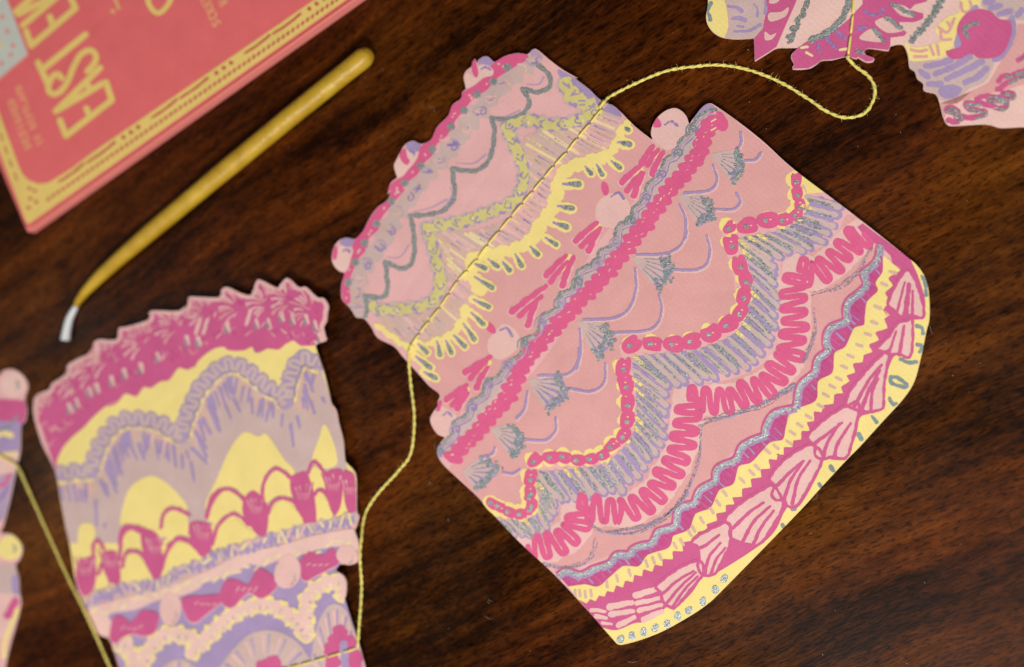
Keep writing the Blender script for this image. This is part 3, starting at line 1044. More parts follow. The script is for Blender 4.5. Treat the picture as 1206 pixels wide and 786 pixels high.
# --- hot pink squiggle
sq = [(1018, 276), (1002, 287), (985, 305), (962, 322), (941, 318), None, (935, 338), (936, 363), (936, 380), (934, 398), (932, 418), (919, 436), (904, 454), (881, 464), (858, 472), (835, 471), (812, 470), None,
      (809, 496), (804, 519), (799, 537), (786, 560), (773, 580), (753, 595), (735, 603), (726, 602), (704, 600), (682, 598), None, (678, 621), (664, 635), (645, 643), (622, 644)]
p = P('squiggle_halo')
for g in corners(sq):
    for q in resample(cr(g, False, 2), 26):
        p.dot(q[0], q[1], 20, 'pale_pink', 2)
p.build()
p = P('pink_squiggle')
p.loops(sq, 14.0, 8.2, 7.0, 'hot_pink', 5, jit=0.14)
p.line([(1004, 270), (1012, 285), (1025, 292)], 7, 'hot_pink', 5)
p.build()
p = P('pencil_shading')
for Wn, a in ((W9, [(420, 222), (560, 195), (700, 145), (850, 55)]), (W9, [(410, 250), (400, 400), (330, 570), (200, 685), (0, 735)]), (W8, [(500, 205), (560, 250), (700, 250), (850, 180), (930, 80)]),
              (W8, [(530, 285), (500, 370), (400, 402), (300, 388)]), (W5, [(530, 655), (650, 630), (740, 560), (800, 470), (812, 440)]), (W6, [(545, 20), (550, 130), (500, 260)]), (W6, [(10, 560), (130, 510), (300, 460), (440, 390)])):
    q = Wn(*a)
    for k_ in range(4):
        p.line([(x + random.uniform(-3, 3), y + random.uniform(-3, 3)) for x, y in q], random.uniform(1.4, 3.6), 'graphite' if k_ else 'lilac', 4 + k_, wob=0.4, taper=(0.4, 1))
p.build()

# --- wavy silver line over plum scallops
wav = (W5((850, 435), (835, 500), (772, 560), None, (782, 620), (705, 690), (692, 740)) + W6((700, 70), None, (615, 110), (600, 175), (615, 205), None, (562, 250), (550, 310), None, (482, 370), (465, 450), (460, 475), None, (362, 500), (322, 560), (320, 600), None)
       + W9((612, 332), (582, 390), (570, 405), None, (492, 440), (480, 500), None, (410, 540), (386, 600), None, (312, 630), (296, 708), None, (222, 730)) + W8((802, 250), (780, 300), None, (702, 320), (680, 350), None, (622, 352), (590, 390), (530, 410), (462, 440), (402, 422), (367, 442)))
edge = (W5((862, 470), (862, 550), (830, 600), (840, 640), (790, 690), (780, 760)) + W6((775, 90), (730, 105), (690, 190), (640, 220), (630, 310), (565, 350), (552, 440), (440, 490), (415, 560), (400, 620), (340, 635))
        + W9((650, 410), (590, 430), (565, 510), (500, 540), (460, 620), (390, 650), (360, 720), (290, 750)) + W8((870, 270), (850, 320), (760, 350), (720, 400), (650, 400), (590, 450), (540, 490), (480, 480), (410, 490)))
saw = (W5((905, 510), (945, 545), (890, 580), (910, 615), (875, 650), (900, 690), (870, 720), (890, 760)) + W6((860, 15), (895, 45), (870, 62), (885, 105), (830, 125), (845, 160), (800, 182), (815, 215), (775, 230), (770, 262), (725, 270), (735, 310), (695, 325), (710, 350), (670, 378), (680, 405), (640, 412), (635, 455), (590, 462), (580, 495), (545, 490), (545, 535), (512, 540), (525, 580), (488, 582), (485, 620), (450, 625), (445, 655), (405, 657), (405, 690), (370, 690))
       + W9((770, 370), (765, 400), (728, 398), (735, 440), (690, 445), (695, 480), (645, 490), (650, 525), (605, 535), (605, 570), (560, 575), (570, 605), (530, 610), (530, 640), (485, 650), (490, 680), (440, 700), (450, 725), (400, 735), (400, 775))
       + W8((950, 290), (910, 300), (915, 335), (870, 335), (870, 370), (825, 370), (825, 400), (790, 395), (780, 425), (740, 415), (735, 445), (700, 440), (695, 470), (660, 465), (650, 495), (620, 485), (610, 515), (580, 510), (570, 535), (545, 530), (530, 555), (505, 545), (490, 565), (455, 548)))
petal_out = (W5((990, 490), (1030, 580), (1060, 690), (1045, 765), (1000, 775)) + W6((1000, 90), (1006, 190), (985, 247), (940, 232), (912, 240), (880, 330), (870, 468), (850, 487), (800, 502), (757, 520), (740, 600), (692, 706), (640, 715))
             + W9((985, 400), (950, 480), (872, 612), (822, 617), (800, 642), (725, 765)) + W8((1060, 432), (1010, 440), (950, 522), (882, 582), (842, 582), (800, 622), (740, 647), (700, 652), (622, 682), (560, 672)))
p = P('wave_trim')
wv_ = cr(wav, False, 2)
p.fill(wv_ + cr(edge, False, 2)[::-1], 'plum', 3, smooth=False)
p.fill(W5((770, 327), (745, 345), (800, 410), (852, 432), (900, 478), (908, 512), (980, 560), (992, 494)), 'magenta', 3, smooth=False)
for g in off_segs(wav, 4.0):
    p.line(g, 3.0, 'magenta', 4, smooth=False)
for g in off_segs(wav, -4.2):
    p.line(g, 2.4, 'lavender', 4, smooth=False, wob=0.3)
p.line(wav, 6.0, 'lilac', 5, wob=0.1)
p.line(wav, 4.6, 'silver_solid', 6, wob=0.2)
e_, w2 = resample(cr(edge, False, 2), 75), resample(wv_, 75)
for i in range(1, 74):
    a, b = w2[i], e_[i]
    t0, t1 = random.uniform(0.2, 0.45), random.uniform(0.65, 0.95)
    p.line([(a[0] + (b[0] - a[0]) * t0, a[1] + (b[1] - a[1]) * t0), (a[0] + (b[0] - a[0]) * t1, a[1] + (b[1] - a[1]) * t1)], random.uniform(1.4, 3.0), random.choice(['violet_pencil', 'magenta', 'magenta', 'lavender', 'plum']), 8, taper=(0.6, 1.1))
p.build()
p = P('yellow_band')
p.fill(edge + saw[::-1], 'yellow', 2, smooth=False)
own_yellow_band = p.build()
for q in (W5((910, 555), (870, 610), (840, 715)) + W6((840, 10), (825, 80), (795, 135), (755, 185), (715, 235), (685, 285), (660, 340), (630, 375), (600, 415), (575, 465), (520, 515), (480, 555), (445, 590), (430, 635), (370, 655), (330, 675))
          + W9((675, 435), (650, 460), (605, 495), (525, 555), (495, 600), (465, 635), (420, 680), (380, 720)) + W8((945, 255), (910, 295), (880, 310), (815, 360), (785, 375), (755, 390), (680, 430), (625, 455), (580, 480), (510, 520), (485, 525), (460, 520), (440, 520))):
    d = P('mauve_dash', own_yellow_band)
    t = max(0, min(1, (q[0] - 680) / 330))
    an = 1.5 - 1.15 * t
    d.line([(q[0] - 3.4 * math.cos(an), q[1] - 3.4 * math.sin(an)), (q[0] + 3.4 * math.cos(an), q[1] + 3.4 * math.sin(an))], 3.6, 'warm_mauve', 5)
    d.build()
p = P('petal_border')
p.fill(cr(saw, False, 3) + cr(petal_out, False, 3)[::-1], 'magenta', 4, smooth=False)
own_petal_border = p.build()
fans = [(W5, [(980, 562), (940, 610), (902, 690), (905, 715), (930, 735), (955, 758), (985, 750), (1040, 762), (1052, 740), (1040, 680), (1012, 600)], [([(965, 600), (930, 735)], 3.2), ([(985, 610), (968, 752)], 6.5), ([(1002, 640), (1000, 748)], 3.6)]),
        (W6, [(998, 78), (975, 85), (935, 97), (900, 150), (852, 198), (870, 212), (910, 225), (950, 226), (975, 240), (990, 235), (1000, 180)], [([(925, 120), (893, 218)], 3.4), ([(962, 95), (940, 228)], 4.4)]),
        (W6, [(890, 230), (840, 265), (780, 330), (725, 400), (708, 450), (725, 470), (770, 482), (800, 488), (850, 480), (866, 460), (868, 380), (880, 300)], [([(858, 275), (800, 345), (730, 470)], 4.2), ([(850, 300), (800, 390), (765, 484)], 4.8), ([(842, 340), (815, 400), (808, 490)], 4.0)]),
        (W6, [(745, 476), (690, 485), (620, 525), (555, 580), (528, 615), (545, 635), (560, 655), (562, 692), (590, 706), (640, 697), (690, 702), (720, 620)], [([(675, 543), (600, 600), (545, 640)], 4.2), ([(662, 548), (605, 640), (590, 706)], 4.2), ([(715, 545), (655, 640), (640, 700)], 4.2)]),
        (W9, [(930, 350), (870, 370), (800, 420), (750, 480), (748, 500), (765, 522), (755, 560), (772, 582), (805, 584), (822, 607), (860, 606), (920, 510), (968, 405)], [([(890, 405), (830, 455), (765, 522)], 4.2), ([(885, 412), (830, 495), (800, 584)], 4.2), ([(920, 405), (865, 490), (838, 604)], 4.2)]),
        (W9, [(745, 540), (690, 560), (610, 610), (550, 665), (543, 690), (565, 712), (560, 745), (580, 767), (640, 786), (690, 782), (740, 710), (785, 620)], [([(705, 598), (640, 642), (565, 714)], 4.2), ([(735, 615), (660, 685), (610, 775)], 4.2), ([(752, 635), (695, 710), (660, 784)], 4.2)]),
        (W8, [(1112, 225), (1050, 245), (985, 280), (965, 305), (985, 318), (995, 350), (990, 400), (1005, 430), (1055, 430), (1090, 370), (1120, 300)], [([(1075, 262), (1015, 308), (985, 322)], 4.0), ([(1080, 298), (1030, 360), (1012, 430)], 4.0), ([(1102, 320), (1062, 370), (1040, 430)], 3.6)]),
        (W8, [(985, 393), (930, 405), (870, 440), (820, 480), (808, 500), (830, 520), (835, 552), (870, 578), (890, 575), (945, 510), (998, 440)], [([(962, 422), (890, 465), (828, 520)], 3.6), ([(972, 428), (905, 490), (846, 560)], 3.6), ([(980, 445), (925, 500), (872, 576)], 3.4)])]
for Wn, poly, seps in fans:
    d = P('petal_fan', own_petal_border)
    q_ = Wn(*poly)
    cx, cy = sum(x for x, _ in q_) / len(q_), sum(y for _, y in q_) / len(q_)
    d.fill([(cx - 1.2 + (x - cx) * 1.10, cy - 1.2 + (y - cy) * 1.10) for x, y in q_], 'pale_pink', 6)
    ring = cr([(cx - 1.2 + (x - cx) * 1.10, cy - 1.2 + (y - cy) * 1.10) for x, y in q_], True, 2)
    d.line(ring + ring[:2], 3.6, 'magenta', 7, smooth=False, wob=0.2)
    for q, w_ in seps:
        d.line(Wn(*q), w_, 'magenta', 8, taper=(0.75, 1.1), wob=0.12)
    d.build()
pet = []
pet += [(W8, [(798, 500, 708, 528, 8), (812, 540, 712, 562, 6), (820, 570, 722, 595, 6), (822, 600, 745, 635, 8)]), (W8, [(690, 560, 592, 580, 8), (695, 598, 598, 612, 7), (700, 625, 632, 660, 7)]),
        (W8, [(572, 600, 512, 594, 5), (577, 628, 532, 620, 5.5), (600, 655, 560, 650, 4)])]
for Wn, lst in pet:
    for x0, y0, x1, y1, w_ in lst:
        d = P('fan_petal', own_petal_border)
        a, b = Wn((x0, y0), (x1, y1))
        d.line([a, ((a[0] + b[0]) / 2 + random.uniform(-0.7, 0.7), (a[1] + b[1]) / 2 + random.uniform(-0.7, 0.7)), b], w_ * 1.06, 'pale_pink', 6, taper=(0.34, 1.1) if Wn is not W8 or w_ > 8 else (0.7, 1), wob=0.1)
        d.build()
p = P('yellow_edge')
oc = cr(outl, True, 2)


def span(a, b):
    ia = min(range(len(oc)), key=lambda i: math.dist(oc[i], a))
    ib = min(range(len(oc)), key=lambda i: math.dist(oc[i], b))
    return oc[ia:ib + 1] if ia <= ib else oc[ib:ia + 1][::-1]


rim = span(W8((566, 676))[0], W5((994, 496))[0])
p.fill(rim + cr(petal_out, False, 3), 'yellow', 2, smooth=False)
own_yellow_edge = p.build()
for q in W8((640, 722), (690, 708), (742, 690), (793, 672), (845, 655), (892, 620), (940, 595), (1002, 555), (1057, 503), (1097, 455)):
    d = P('silver_dot', own_yellow_edge)
    d.fill(ellipse(q[0], q[1], 4.2, 5.4, 0.3, 14, 0.1), 'silver', 5, smooth=False)
    d.fill(ellipse(q[0], q[1], 3.4, 4.6, 0.3, 14, 0.1), 'silver_solid', 7, smooth=False)
    d.build()
for Wn, a in ((W9, [(1145, 280), (1160, 305)]), (W9, [(1015, 430), (1030, 450)]), (W9, [(962, 512), (970, 520)]), (W9, [(850, 628), (838, 628)]), (W9, [(792, 700), (800, 712)]),
              (W6, [(1020, 95), (1045, 105), (1050, 130)]), (W6, [(1022, 180), (1045, 190), (1035, 215)]), (W6, [(945, 250), (990, 265), (1020, 262)]), (W6, [(900, 330), (905, 360), (965, 378), (975, 365), (930, 335), (900, 330)]),
              (W6, [(895, 430), (912, 460), (925, 455)]), (W6, [(815, 515), (835, 540)]), (W6, [(750, 600), (765, 620)]), (W6, [(620, 748), (632, 762)]), (W5, [(1045, 575), (1060, 600), (1064, 660)])):
    d = P('silver_mark', own_yellow_edge)
    d.line(Wn(*a), 4.4, 'steel', 5, wob=0.2)
    d.build()
# ---------------------------------------------------------------- tall cake card on the left
A_, B_, C_, D_ = W(20, 320, 4.623), W(220, 320, 4.623), W(60, 470, 4.625), W(240, 470, 4.625)
E_, F_ = W(60, 620, 4.735), W(240, 620, 4.735)
tall = Card('paper_cake', [(60, 560, 0.0006), (140, 786, 0.0006), (410, 500, 0.0034)])
top_edge = (A_((92, 786), (95, 690), (130, 660), (180, 640), (190, 610), (270, 555), (275, 510), (350, 465), (415, 440), (415, 395), (445, 370), (540, 370), (555, 310), (600, 300), (720, 260), (730, 215), (905, 210), (935, 140))
            + B_((25, 136), (180, 140), (185, 105), (220, 85), (300, 120), (350, 125), (375, 60), (400, 45), (490, 88), (510, 70), (535, 40), (560, 40), (610, 85), (650, 85), (710, 140), (745, 145), (770, 185), (765, 225), (760, 270), (745, 300), (752, 340), (757, 375), (700, 402)))
right = (B_((720, 470), (750, 560), (780, 690)) + D_((690, 20), (720, 60), (735, 130), (760, 230), (770, 340), (810, 380), (830, 430), (832, 600), (845, 640), (825, 710))
         + F_((840, 20), (865, 100), (862, 190), (820, 215), (780, 212), (740, 215), (735, 245), (775, 270), (795, 310), (790, 390), (770, 412), (800, 460), (830, 550), (860, 640), (900, 786), (925, 950), (940, 1200)))
left = E_((560, 1200), (440, 960), (380, 786), (340, 655), (330, 630), (270, 605), (230, 560), (200, 480), (180, 430), (160, 390), (130, 270), (110, 130)) + C_((80, 700), (60, 590), (35, 440), (25, 398)) + [(58, 540), (49, 522)]
tall_out = top_edge + right + left
tall.card(tall_out, 'paper_pink')
tag(tall.root, 'paper cake topped with a thick magenta ruffle over yellow and mauve tiers', 'paper cake', None)
P = lambda n, par=None: Part(tall, n, par)
pink_low = (B_((700, 402), (640, 405), (615, 402), (580, 375), (540, 395), (500, 425), (440, 420), (400, 440), (370, 440), (355, 410), (310, 430), (230, 430), (200, 410), (150, 420), (110, 445), (70, 480), (40, 520), (0, 535))
            + A_((985, 510), (930, 535), (880, 525), (830, 590), (780, 600), (730, 635), (690, 630), (650, 680), (590, 665), (540, 720), (490, 735)) + C_((390, 0), (300, 40), (230, 100), (180, 155), (120, 205), (70, 260), (35, 330), (28, 395)))
p = P('upper_icing')
p.fill(pink_low[::-1] + B_((720, 470), (750, 560), (780, 690)) + D_((735, 130), (760, 230), (770, 340), (810, 380), (832, 430), (832, 650)) + F_((600, 10), (240, 110), (0, 200)) + E_((720, 250), (450, 340), (200, 440), (130, 270), (110, 130)) + C_((60, 590), (35, 440)), 'yellow', 1, smooth=False)
p.build()
# magenta ruffle
p = P('magenta_ruffle')
te = cr(top_edge, False, 2)
ins = offset(te, 5.0)
p.fill(ins + cr(pink_low, False, 2), 'magenta', 3, smooth=False)
own_magenta_ruffle = p.build()
cen = A_((130, 790), (230, 660), (420, 530), (160, 730), (330, 590), (500, 470), (690, 380), (870, 300)) + B_((120, 220), (290, 190), (450, 170), (570, 150), (680, 210))
for x, y in cen:
    f = P('piped_star', own_magenta_ruffle)
    for i in range(10):
        a = R(-235 + i * 17) + random.uniform(-0.08, 0.08)
        r0, r1 = random.uniform(8, 12), random.uniform(19, 28)
        f.line([(x + r0 * math.cos(a), y + r0 * math.sin(a)), (x + (r0 + r1) / 2 * math.cos(a + 0.1), y + (r0 + r1) / 2 * math.sin(a + 0.1)), (x + r1 * math.cos(a + 0.05), y + r1 * math.sin(a + 0.05))], random.uniform(2.0, 3.4), random.choice(['pale_pink', 'pale_pink', 'rose']), 6, taper=(0.4, 1.1))
    f.build()
for x, y in A_((590, 560), (680, 530), (770, 470), (930, 380), (990, 385), (440, 640), (400, 660), (520, 600), (330, 720), (290, 750)) + B_((70, 385), (225, 310), (385, 290), (450, 285), (520, 250), (580, 265), (655, 265), (705, 300), (730, 365)):
    f = P('ruffle_fleck', own_magenta_ruffle)
    f.line([(x - 1, y - 5), (x + 2, y + 4)], random.uniform(4, 6), 'pale_pink', 6, taper=(1.1, 0.4))
    f.line([(x - 3, y - 1), (x - 2, y + 5)], 3.2, 'steel', 8, taper=(0.6, 1))
    f.build()
for q in B_((335, 250), (100, 300), (60, 300)):
    p = P('ruffle_fleck', own_magenta_ruffle)
    p.line([(q[0] + 3, q[1] - 8), (q[0] - 2, q[1] + 8)], 4, 'pale_pink', 6)
    p.build()
# veins of the leafy frills, two staggered rows
te_r, lo_r = resample(te, 40), resample(cr(pink_low[::-1], False, 2), 40)
for i in range(1, 39):
    f = P('frill_vein', own_magenta_ruffle)
    for row in (0.30, 0.72):
        t = row + random.uniform(-0.08, 0.08)
        x, y = te_r[i][0] + (lo_r[i][0] - te_r[i][0]) * t, te_r[i][1] + (lo_r[i][1] - te_r[i][1]) * t
        for k in range(3):
            a = R(-150 + 45 * k) + random.uniform(-0.3, 0.3)
            l = random.uniform(6, 11)
            f.line([(x, y), (x + l * 0.6 * math.cos(a) + 1.5, y + l * 0.6 * math.sin(a)), (x + l * math.cos(a + 0.35), y + l * math.sin(a + 0.35))], random.uniform(1.2, 2.4), random.choice(['plum', 'pale_pink', 'rose', 'plum', 'hot_pink']), 5, taper=(1.1, 0.4))
    f.build()
# mauve body below the garland
gar = C_((45, 410), (150, 395), (220, 395), None, (232, 340), (270, 240), (330, 155), (400, 112), (500, 110), (590, 130), (650, 165), (712, 205), None, (735, 105), (765, 40)) + B_((60, 650), (110, 590), (170, 530), (240, 505), (320, 530), (390, 585), (450, 635), (512, 660), (540, 715), None, (560, 595), (582, 540), (605, 485), (660, 475), (725, 505))
p = P('mauve_frill')
gl = cr(gar, False, 2)
low = D_((790, 400), (700, 420), (600, 480), (400, 560), (230, 640), (0, 700)) + C_((700, 760), (400, 786), (100, 786))
p.fill(gl + D_((700, 30), (735, 130), (762, 235), (772, 345)) + low + C_((62, 590), (38, 440)), 'mauve', 2, smooth=False)
for g in off_segs(gar, 18):
    p.line(g, 15, 'warm_mauve', 3, smooth=False, wob=0.3)
for q, n in zip(resample(gl, 70), normals(resample(gl, 70))):
    l0, l1 = random.uniform(12, 16), random.uniform(26, 36)
    p.line([(q[0] + n[0] * l0, q[1] + n[1] * l0), (q[0] + n[0] * l1 * 0.9 + 1, q[1] + l1)], random.uniform(2.5, 5), random.choice(['warm_mauve', 'pale_pink', 'mauve', 'warm_mauve']), 4, taper=(1, 0.3))
for g in off_segs(gar, 9.5):
    p.line(g, 4.5, 'yellow', 5, smooth=False, wob=0.2)
own_mauve_frill = p.build()
arches = [C_((390, 700), (400, 560), (445, 470), (540, 420), (620, 450), (705, 530), (745, 600), (720, 700), (560, 760)), C_((160, 690), (232, 690), (235, 800), (155, 800)),
          D_((10, 580), (70, 440), (130, 300), (180, 220), (230, 180), (300, 205), (340, 190), (400, 270), (440, 330), (495, 395), (480, 470), (300, 590), (60, 680)), D_((592, 330), (630, 210), (655, 138), (690, 190), (722, 290), (722, 360), (640, 380))]
for a in arches:
    f = P('yellow_arch')
    f.fill(a, 'yellow', 5)
    f.build()
p = P('garland')
p.line(gar, 16.5, 'lilac', 6, wob=0.28)
p.loops(gar, 6.8, 7.4, 7.6, 'lavender', 7, jit=0.0)
p.loops(gar, 6.8, 7.4, 4.6, 'mauve', 8, jit=0.0)
for g in off_segs(gar, 8):
    p.line(g, 2.4, 'graphite', 9, smooth=False, wob=0.3)
p.build()
dash = (C_((130, 505), (142, 560), (158, 495), (165, 560), (182, 505), (190, 560), (350, 320), (372, 400), (385, 260), (400, 340), (430, 240), (470, 330), (480, 250), (510, 330), (517, 220), (515, 300), (575, 230), (587, 330), (635, 270), (645, 340), (670, 260), (682, 370), (715, 310), (720, 380), (765, 350), (782, 450),
            (770, 270), (850, 350), (790, 180), (850, 270), (830, 110), (870, 190), (890, 40), (912, 170), (245, 560), (250, 690), (300, 470), (312, 530), (295, 685), (297, 700))
        + D_((0, 130), (40, 180), (55, 40), (90, 180), (110, 10), (150, 110), (165, 0), (200, 70), (262, 0), (267, 80), (325, 0), (320, 100), (380, 40), (377, 100), (430, 90), (425, 150), (475, 145), (490, 258), (510, 100), (525, 160), (540, 0), (547, 50), (585, 20), (605, 80), (650, 0), (660, 20)))
for q, n in zip(resample(gl, 60), normals(resample(gl, 60))):
    if q[1] < 615 and random.random() < 0.75:
        l0, l1 = random.uniform(15, 19), random.uniform(27, 36)
        dash += [(q[0] + n[0] * l0, q[1] + n[1] * l0), (q[0] + n[0] * l1 * 0.8 + 1.5, q[1] + l1 * 0.95)]
for i in range(0, len(dash), 2):
    f = P('violet_dash', own_mauve_frill)
    f.line([dash[i], dash[i + 1]], random.uniform(3.4, 5), 'lavender', 8, taper=(1.1, 0.6))
    f.build()
# magenta swags with tassels
yf = [E_((395, 312), (402, 200), (450, 150), (500, 180), (572, 302)), E_((630, 290), (650, 180), (700, 110), (760, 95), (840, 180), (700, 245)), E_((262, 325), (290, 235), (335, 320)), D_((50, 800), (80, 690), (150, 640), (230, 700), (295, 750)),
      D_((355, 755), (350, 650), (400, 570), (440, 550), (500, 600), (545, 672), (400, 745)), D_((620, 660), (605, 540), (640, 510), (705, 642)), D_((25, 620), (70, 530), (130, 500), (210, 560), (215, 640), (100, 650)), D_((320, 530), (340, 430), (400, 390), (470, 450), (480, 530), (400, 540)),
      D_((575, 420), (600, 370), (640, 390), (655, 440), (640, 480), (600, 500)), C_((380, 780), (400, 715), (440, 700), (505, 720), (500, 786)), C_((605, 700), (625, 630), (680, 605), (745, 650), (740, 740), (650, 770))]
for a in yf:
    f = P('swag_panel')
    f.fill(a, 'yellow', 7)
    f.build()
for Wn, a in ((D_, [(15, 640), (50, 530), (120, 490), (180, 510), (228, 560)]), (D_, [(50, 790), (80, 690), (150, 628), (200, 640), (245, 685)]), (D_, [(315, 545), (335, 440), (390, 380), (440, 400), (485, 440)]), (D_, [(350, 625), (380, 560), (430, 540), (490, 560), (545, 645)]),
              (D_, [(570, 400), (590, 352), (620, 350), (662, 410)]), (D_, [(600, 525), (630, 497), (670, 520), (712, 622)]), (C_, [(375, 790), (390, 712), (440, 692), (512, 712)]), (C_, [(600, 700), (620, 620), (680, 597), (755, 632)]), (C_, [(640, 800), (700, 765), (770, 780)]),
              (C_, [(850, 645), (880, 560), (930, 495)]), (E_, [(240, 175), (240, 100), (265, 80), (297, 125)]), (E_, [(385, 185), (400, 50), (450, 12), (502, 32)]), (E_, [(400, 225), (420, 152), (460, 140), (512, 162), (582, 292)]), (E_, [(620, 230), (645, 150), (700, 72), (740, 65), (800, 110), (852, 162)]), (E_, [(268, 265), (290, 212), (335, 312)])):
    f = P('magenta_swag')
    q = Wn(*a)
    f.line([(x, y - 2.4) for x, y in q], 2.4, 'graphite', 8)
    f.line(q, 4.4, 'magenta', 9, wob=0.12)
    f.build()
for Wn, a in ((D_, [(215, 565), (240, 515), (280, 500), (330, 550), (355, 610), (342, 740), (300, 745), (250, 685), (215, 625)]), (D_, [(475, 430), (520, 402), (560, 402), (600, 500), (615, 665), (580, 672), (545, 675), (530, 600), (480, 520)]), (D_, [(660, 412), (710, 382), (760, 400), (750, 570), (712, 635), (690, 560), (662, 480)]),
              (D_, [(760, 402), (800, 396), (826, 440), (830, 630), (802, 640), (770, 560)]), (E_, [(772, -10), (830, -30), (890, -5), (905, 90), (870, 170), (830, 160), (782, 80)]), (E_, [(505, 22), (560, 20), (605, 60), (622, 150), (640, 200), (600, 295), (560, 255), (512, 130)]), (E_, [(300, 142), (370, 150), (390, 300), (350, 320), (300, 222), (282, 190)]),
              (E_, [(160, 190), (200, 175), (235, 172), (255, 250), (240, 350), (190, 390), (152, 330), (140, 250)])):
    f = P('tassel')
    q = Wn(*a)
    f.fill(q, 'magenta', 9)
    cx, cy = sum(x for x, _ in q) / len(q), sum(y for _, y in q) / len(q)
    bx, by = max(q, key=lambda t: t[1])
    for i in range(5):
        dx = (i - 2) * 4.5
        f.line([(cx + dx, cy - random.uniform(12, 17)), (cx + dx * 0.5 + (bx - cx) * 0.4, cy + 2)], random.uniform(1.0, 1.8), 'pale_pink', 11, taper=(1.2, 0.2))
        f.line([(cx + dx * 1.4 - 1, cy - random.uniform(15, 20)), (cx + dx, cy - 8)], 3.2, 'magenta', 12, taper=(0.3, 1))
    f.build()
# violet ruffle strip, peach ledge
p = P('violet_strip')
st = E_((195, 442), (270, 388), (350, 365), (450, 345), (560, 328), (650, 302), (720, 258), (800, 232), (880, 202)) + F_((0, 205), (90, 165), (240, 115), (380, 72), (480, 45), (580, 12)) + D_((690, 685), (760, 665), (835, 645))
p.line(st, 15, 'mauve', 9, wob=0.2)
p.zig(st, 4.5, 3.6, 4.2, 'lavender', 11, jit=0.9)
for q in resample(cr(st, False, 2), 44):
    p.line([(q[0] + random.uniform(-4, 4), q[1] + random.uniform(-8, -3)), (q[0] + random.uniform(-4, 4), q[1] + random.uniform(-3, 7))], random.uniform(1.5, 3.6), random.choice(['cream', 'mauve', 'yellow', 'pale_pink']), 13)
p.build()
p = P('violet_field')
p.fill(E_((290, 500), (450, 440), (700, 360), (947, 250)) + F_((200, 180), (500, 130), (760, 90), (760, 215), (735, 245), (785, 290), (790, 400), (830, 550), (895, 786), (935, 1150)) + E_((540, 1150), (385, 786), (345, 655), (325, 600)), 'lavender', 1, smooth=False)
p.build()
p = P('peach_ledge')
p.fill(E_((190, 470), (300, 430), (450, 385), (620, 345), (750, 295), (900, 235)) + F_((200, 158), (400, 112), (600, 55), (820, 15), (850, 50), (862, 125), (800, 130), (740, 112), (640, 130), (560, 152), (420, 190), (330, 222), (250, 212), (180, 262), (90, 290), (0, 318))
       + E_((830, 345), (740, 385), (600, 412), (480, 462), (330, 490), (345, 545), (325, 605), (268, 605), (228, 555)), 'peach', 7)
for k in range(26):
    t = k / 25
    x, y = 108 + 300 * t, 722 - 85 * t
    p.line([(x, y + random.uniform(-5, 5)), (x + random.uniform(4, 9), y - 2 + random.uniform(-5, 5))], random.uniform(2, 4), 'cream', 9)
own_peach_ledge = p.build()
for Wn, a in ((E_, [(350, 512), (400, 500), (450, 532), (510, 470), (600, 490), (582, 590), (520, 612), (460, 600), (400, 622), (370, 652), (330, 625)]), (E_, [(735, 402), (850, 385), (935, 378), (985, 388), (950, 425), (870, 490), (810, 535), (760, 510)]),
              (F_, [(90, 375), (130, 300), (190, 300), (250, 322), (300, 238), (370, 260), (412, 320), (380, 370), (320, 402), (250, 372), (180, 440), (140, 455), (100, 420)]), (F_, [(535, 200), (590, 140), (660, 160), (720, 122), (757, 200), (700, 240), (640, 270), (570, 305), (540, 270)])):
    f = P('magenta_bow', own_peach_ledge)
    q = Wn(*a)
    f.fill([(x, y + 1.5) for x, y in q], 'pale_pink', 9)
    f.fill(q, 'magenta', 11)
    cx, cy = sum(x for x, _ in q) / len(q), sum(y for _, y in q) / len(q)
    for i in range(4):
        f.line([(cx - 12 + i * 7, cy + random.uniform(-2, 3)), (cx - 8 + i * 7, cy + random.uniform(-4, 1))], 1.2, 'pale_pink', 13)
    f.build()
for Wn, x, y, rx, ry in ((E_, 670, 460, 13.5, 19), (F_, 470, 252, 15.5, 20.5), (F_, 802, 160, 13, 11.5)):
    f = P('sugar_cherry')
    q = Wn((x, y))[0]
    f.fill(ellipse(q[0], q[1], rx, ry, 0.1, 20, 0.04), 'pale_pink', 12, smooth=False)
    f.line([(q[0] + rx * 0.5, q[1] + ry * 0.2), (q[0] + rx * 0.55, q[1] + ry * 0.5), (q[0] + rx * 0.2, q[1] + ry * 0.8)], 1.8, 'graphite', 14)
    f.build()
# piped lace and the fan panels at the bottom
for pts in (E_((365, 650), (420, 665), (460, 750), (480, 840)), E_((490, 830), (545, 700), (620, 612), (700, 595), (800, 625), (870, 630), (905, 585)) [:1] + E_((545, 700), (620, 615), (700, 600), (790, 625)),
            F_((-60, 700), (0, 640), (80, 562), (160, 495), (260, 448), (360, 440), (450, 475), (530, 545), (572, 605)), F_((572, 600), (575, 430), (605, 370), (680, 318), (765, 310), (775, 380))):
    f = P('piped_lace')
    f.line(pts, 20, 'yellow', 9, wob=0.2)
    f.line(pts, 15, 'peach', 10, wob=0.25)
    rr = resample(cr(pts, False, 2), max(6, int(arcl(cr(pts, False, 2))[-1] / 8)))
    for q, n in zip(rr, normals(rr)):
        f.line([(q[0] + n[0] * 9, q[1] + n[1] * 9), (q[0] + n[0] * 2, q[1] + n[1] * 2)], 2.6, 'cream', 12)
        if random.random() < 0.6:
            f.line([(q[0] + n[0] * 5 + 1, q[1] + n[1] * 5), (q[0] + n[0] * 1 + 2, q[1] + n[1] * 1)], 2.0, 'graphite', 13)
    f.build()
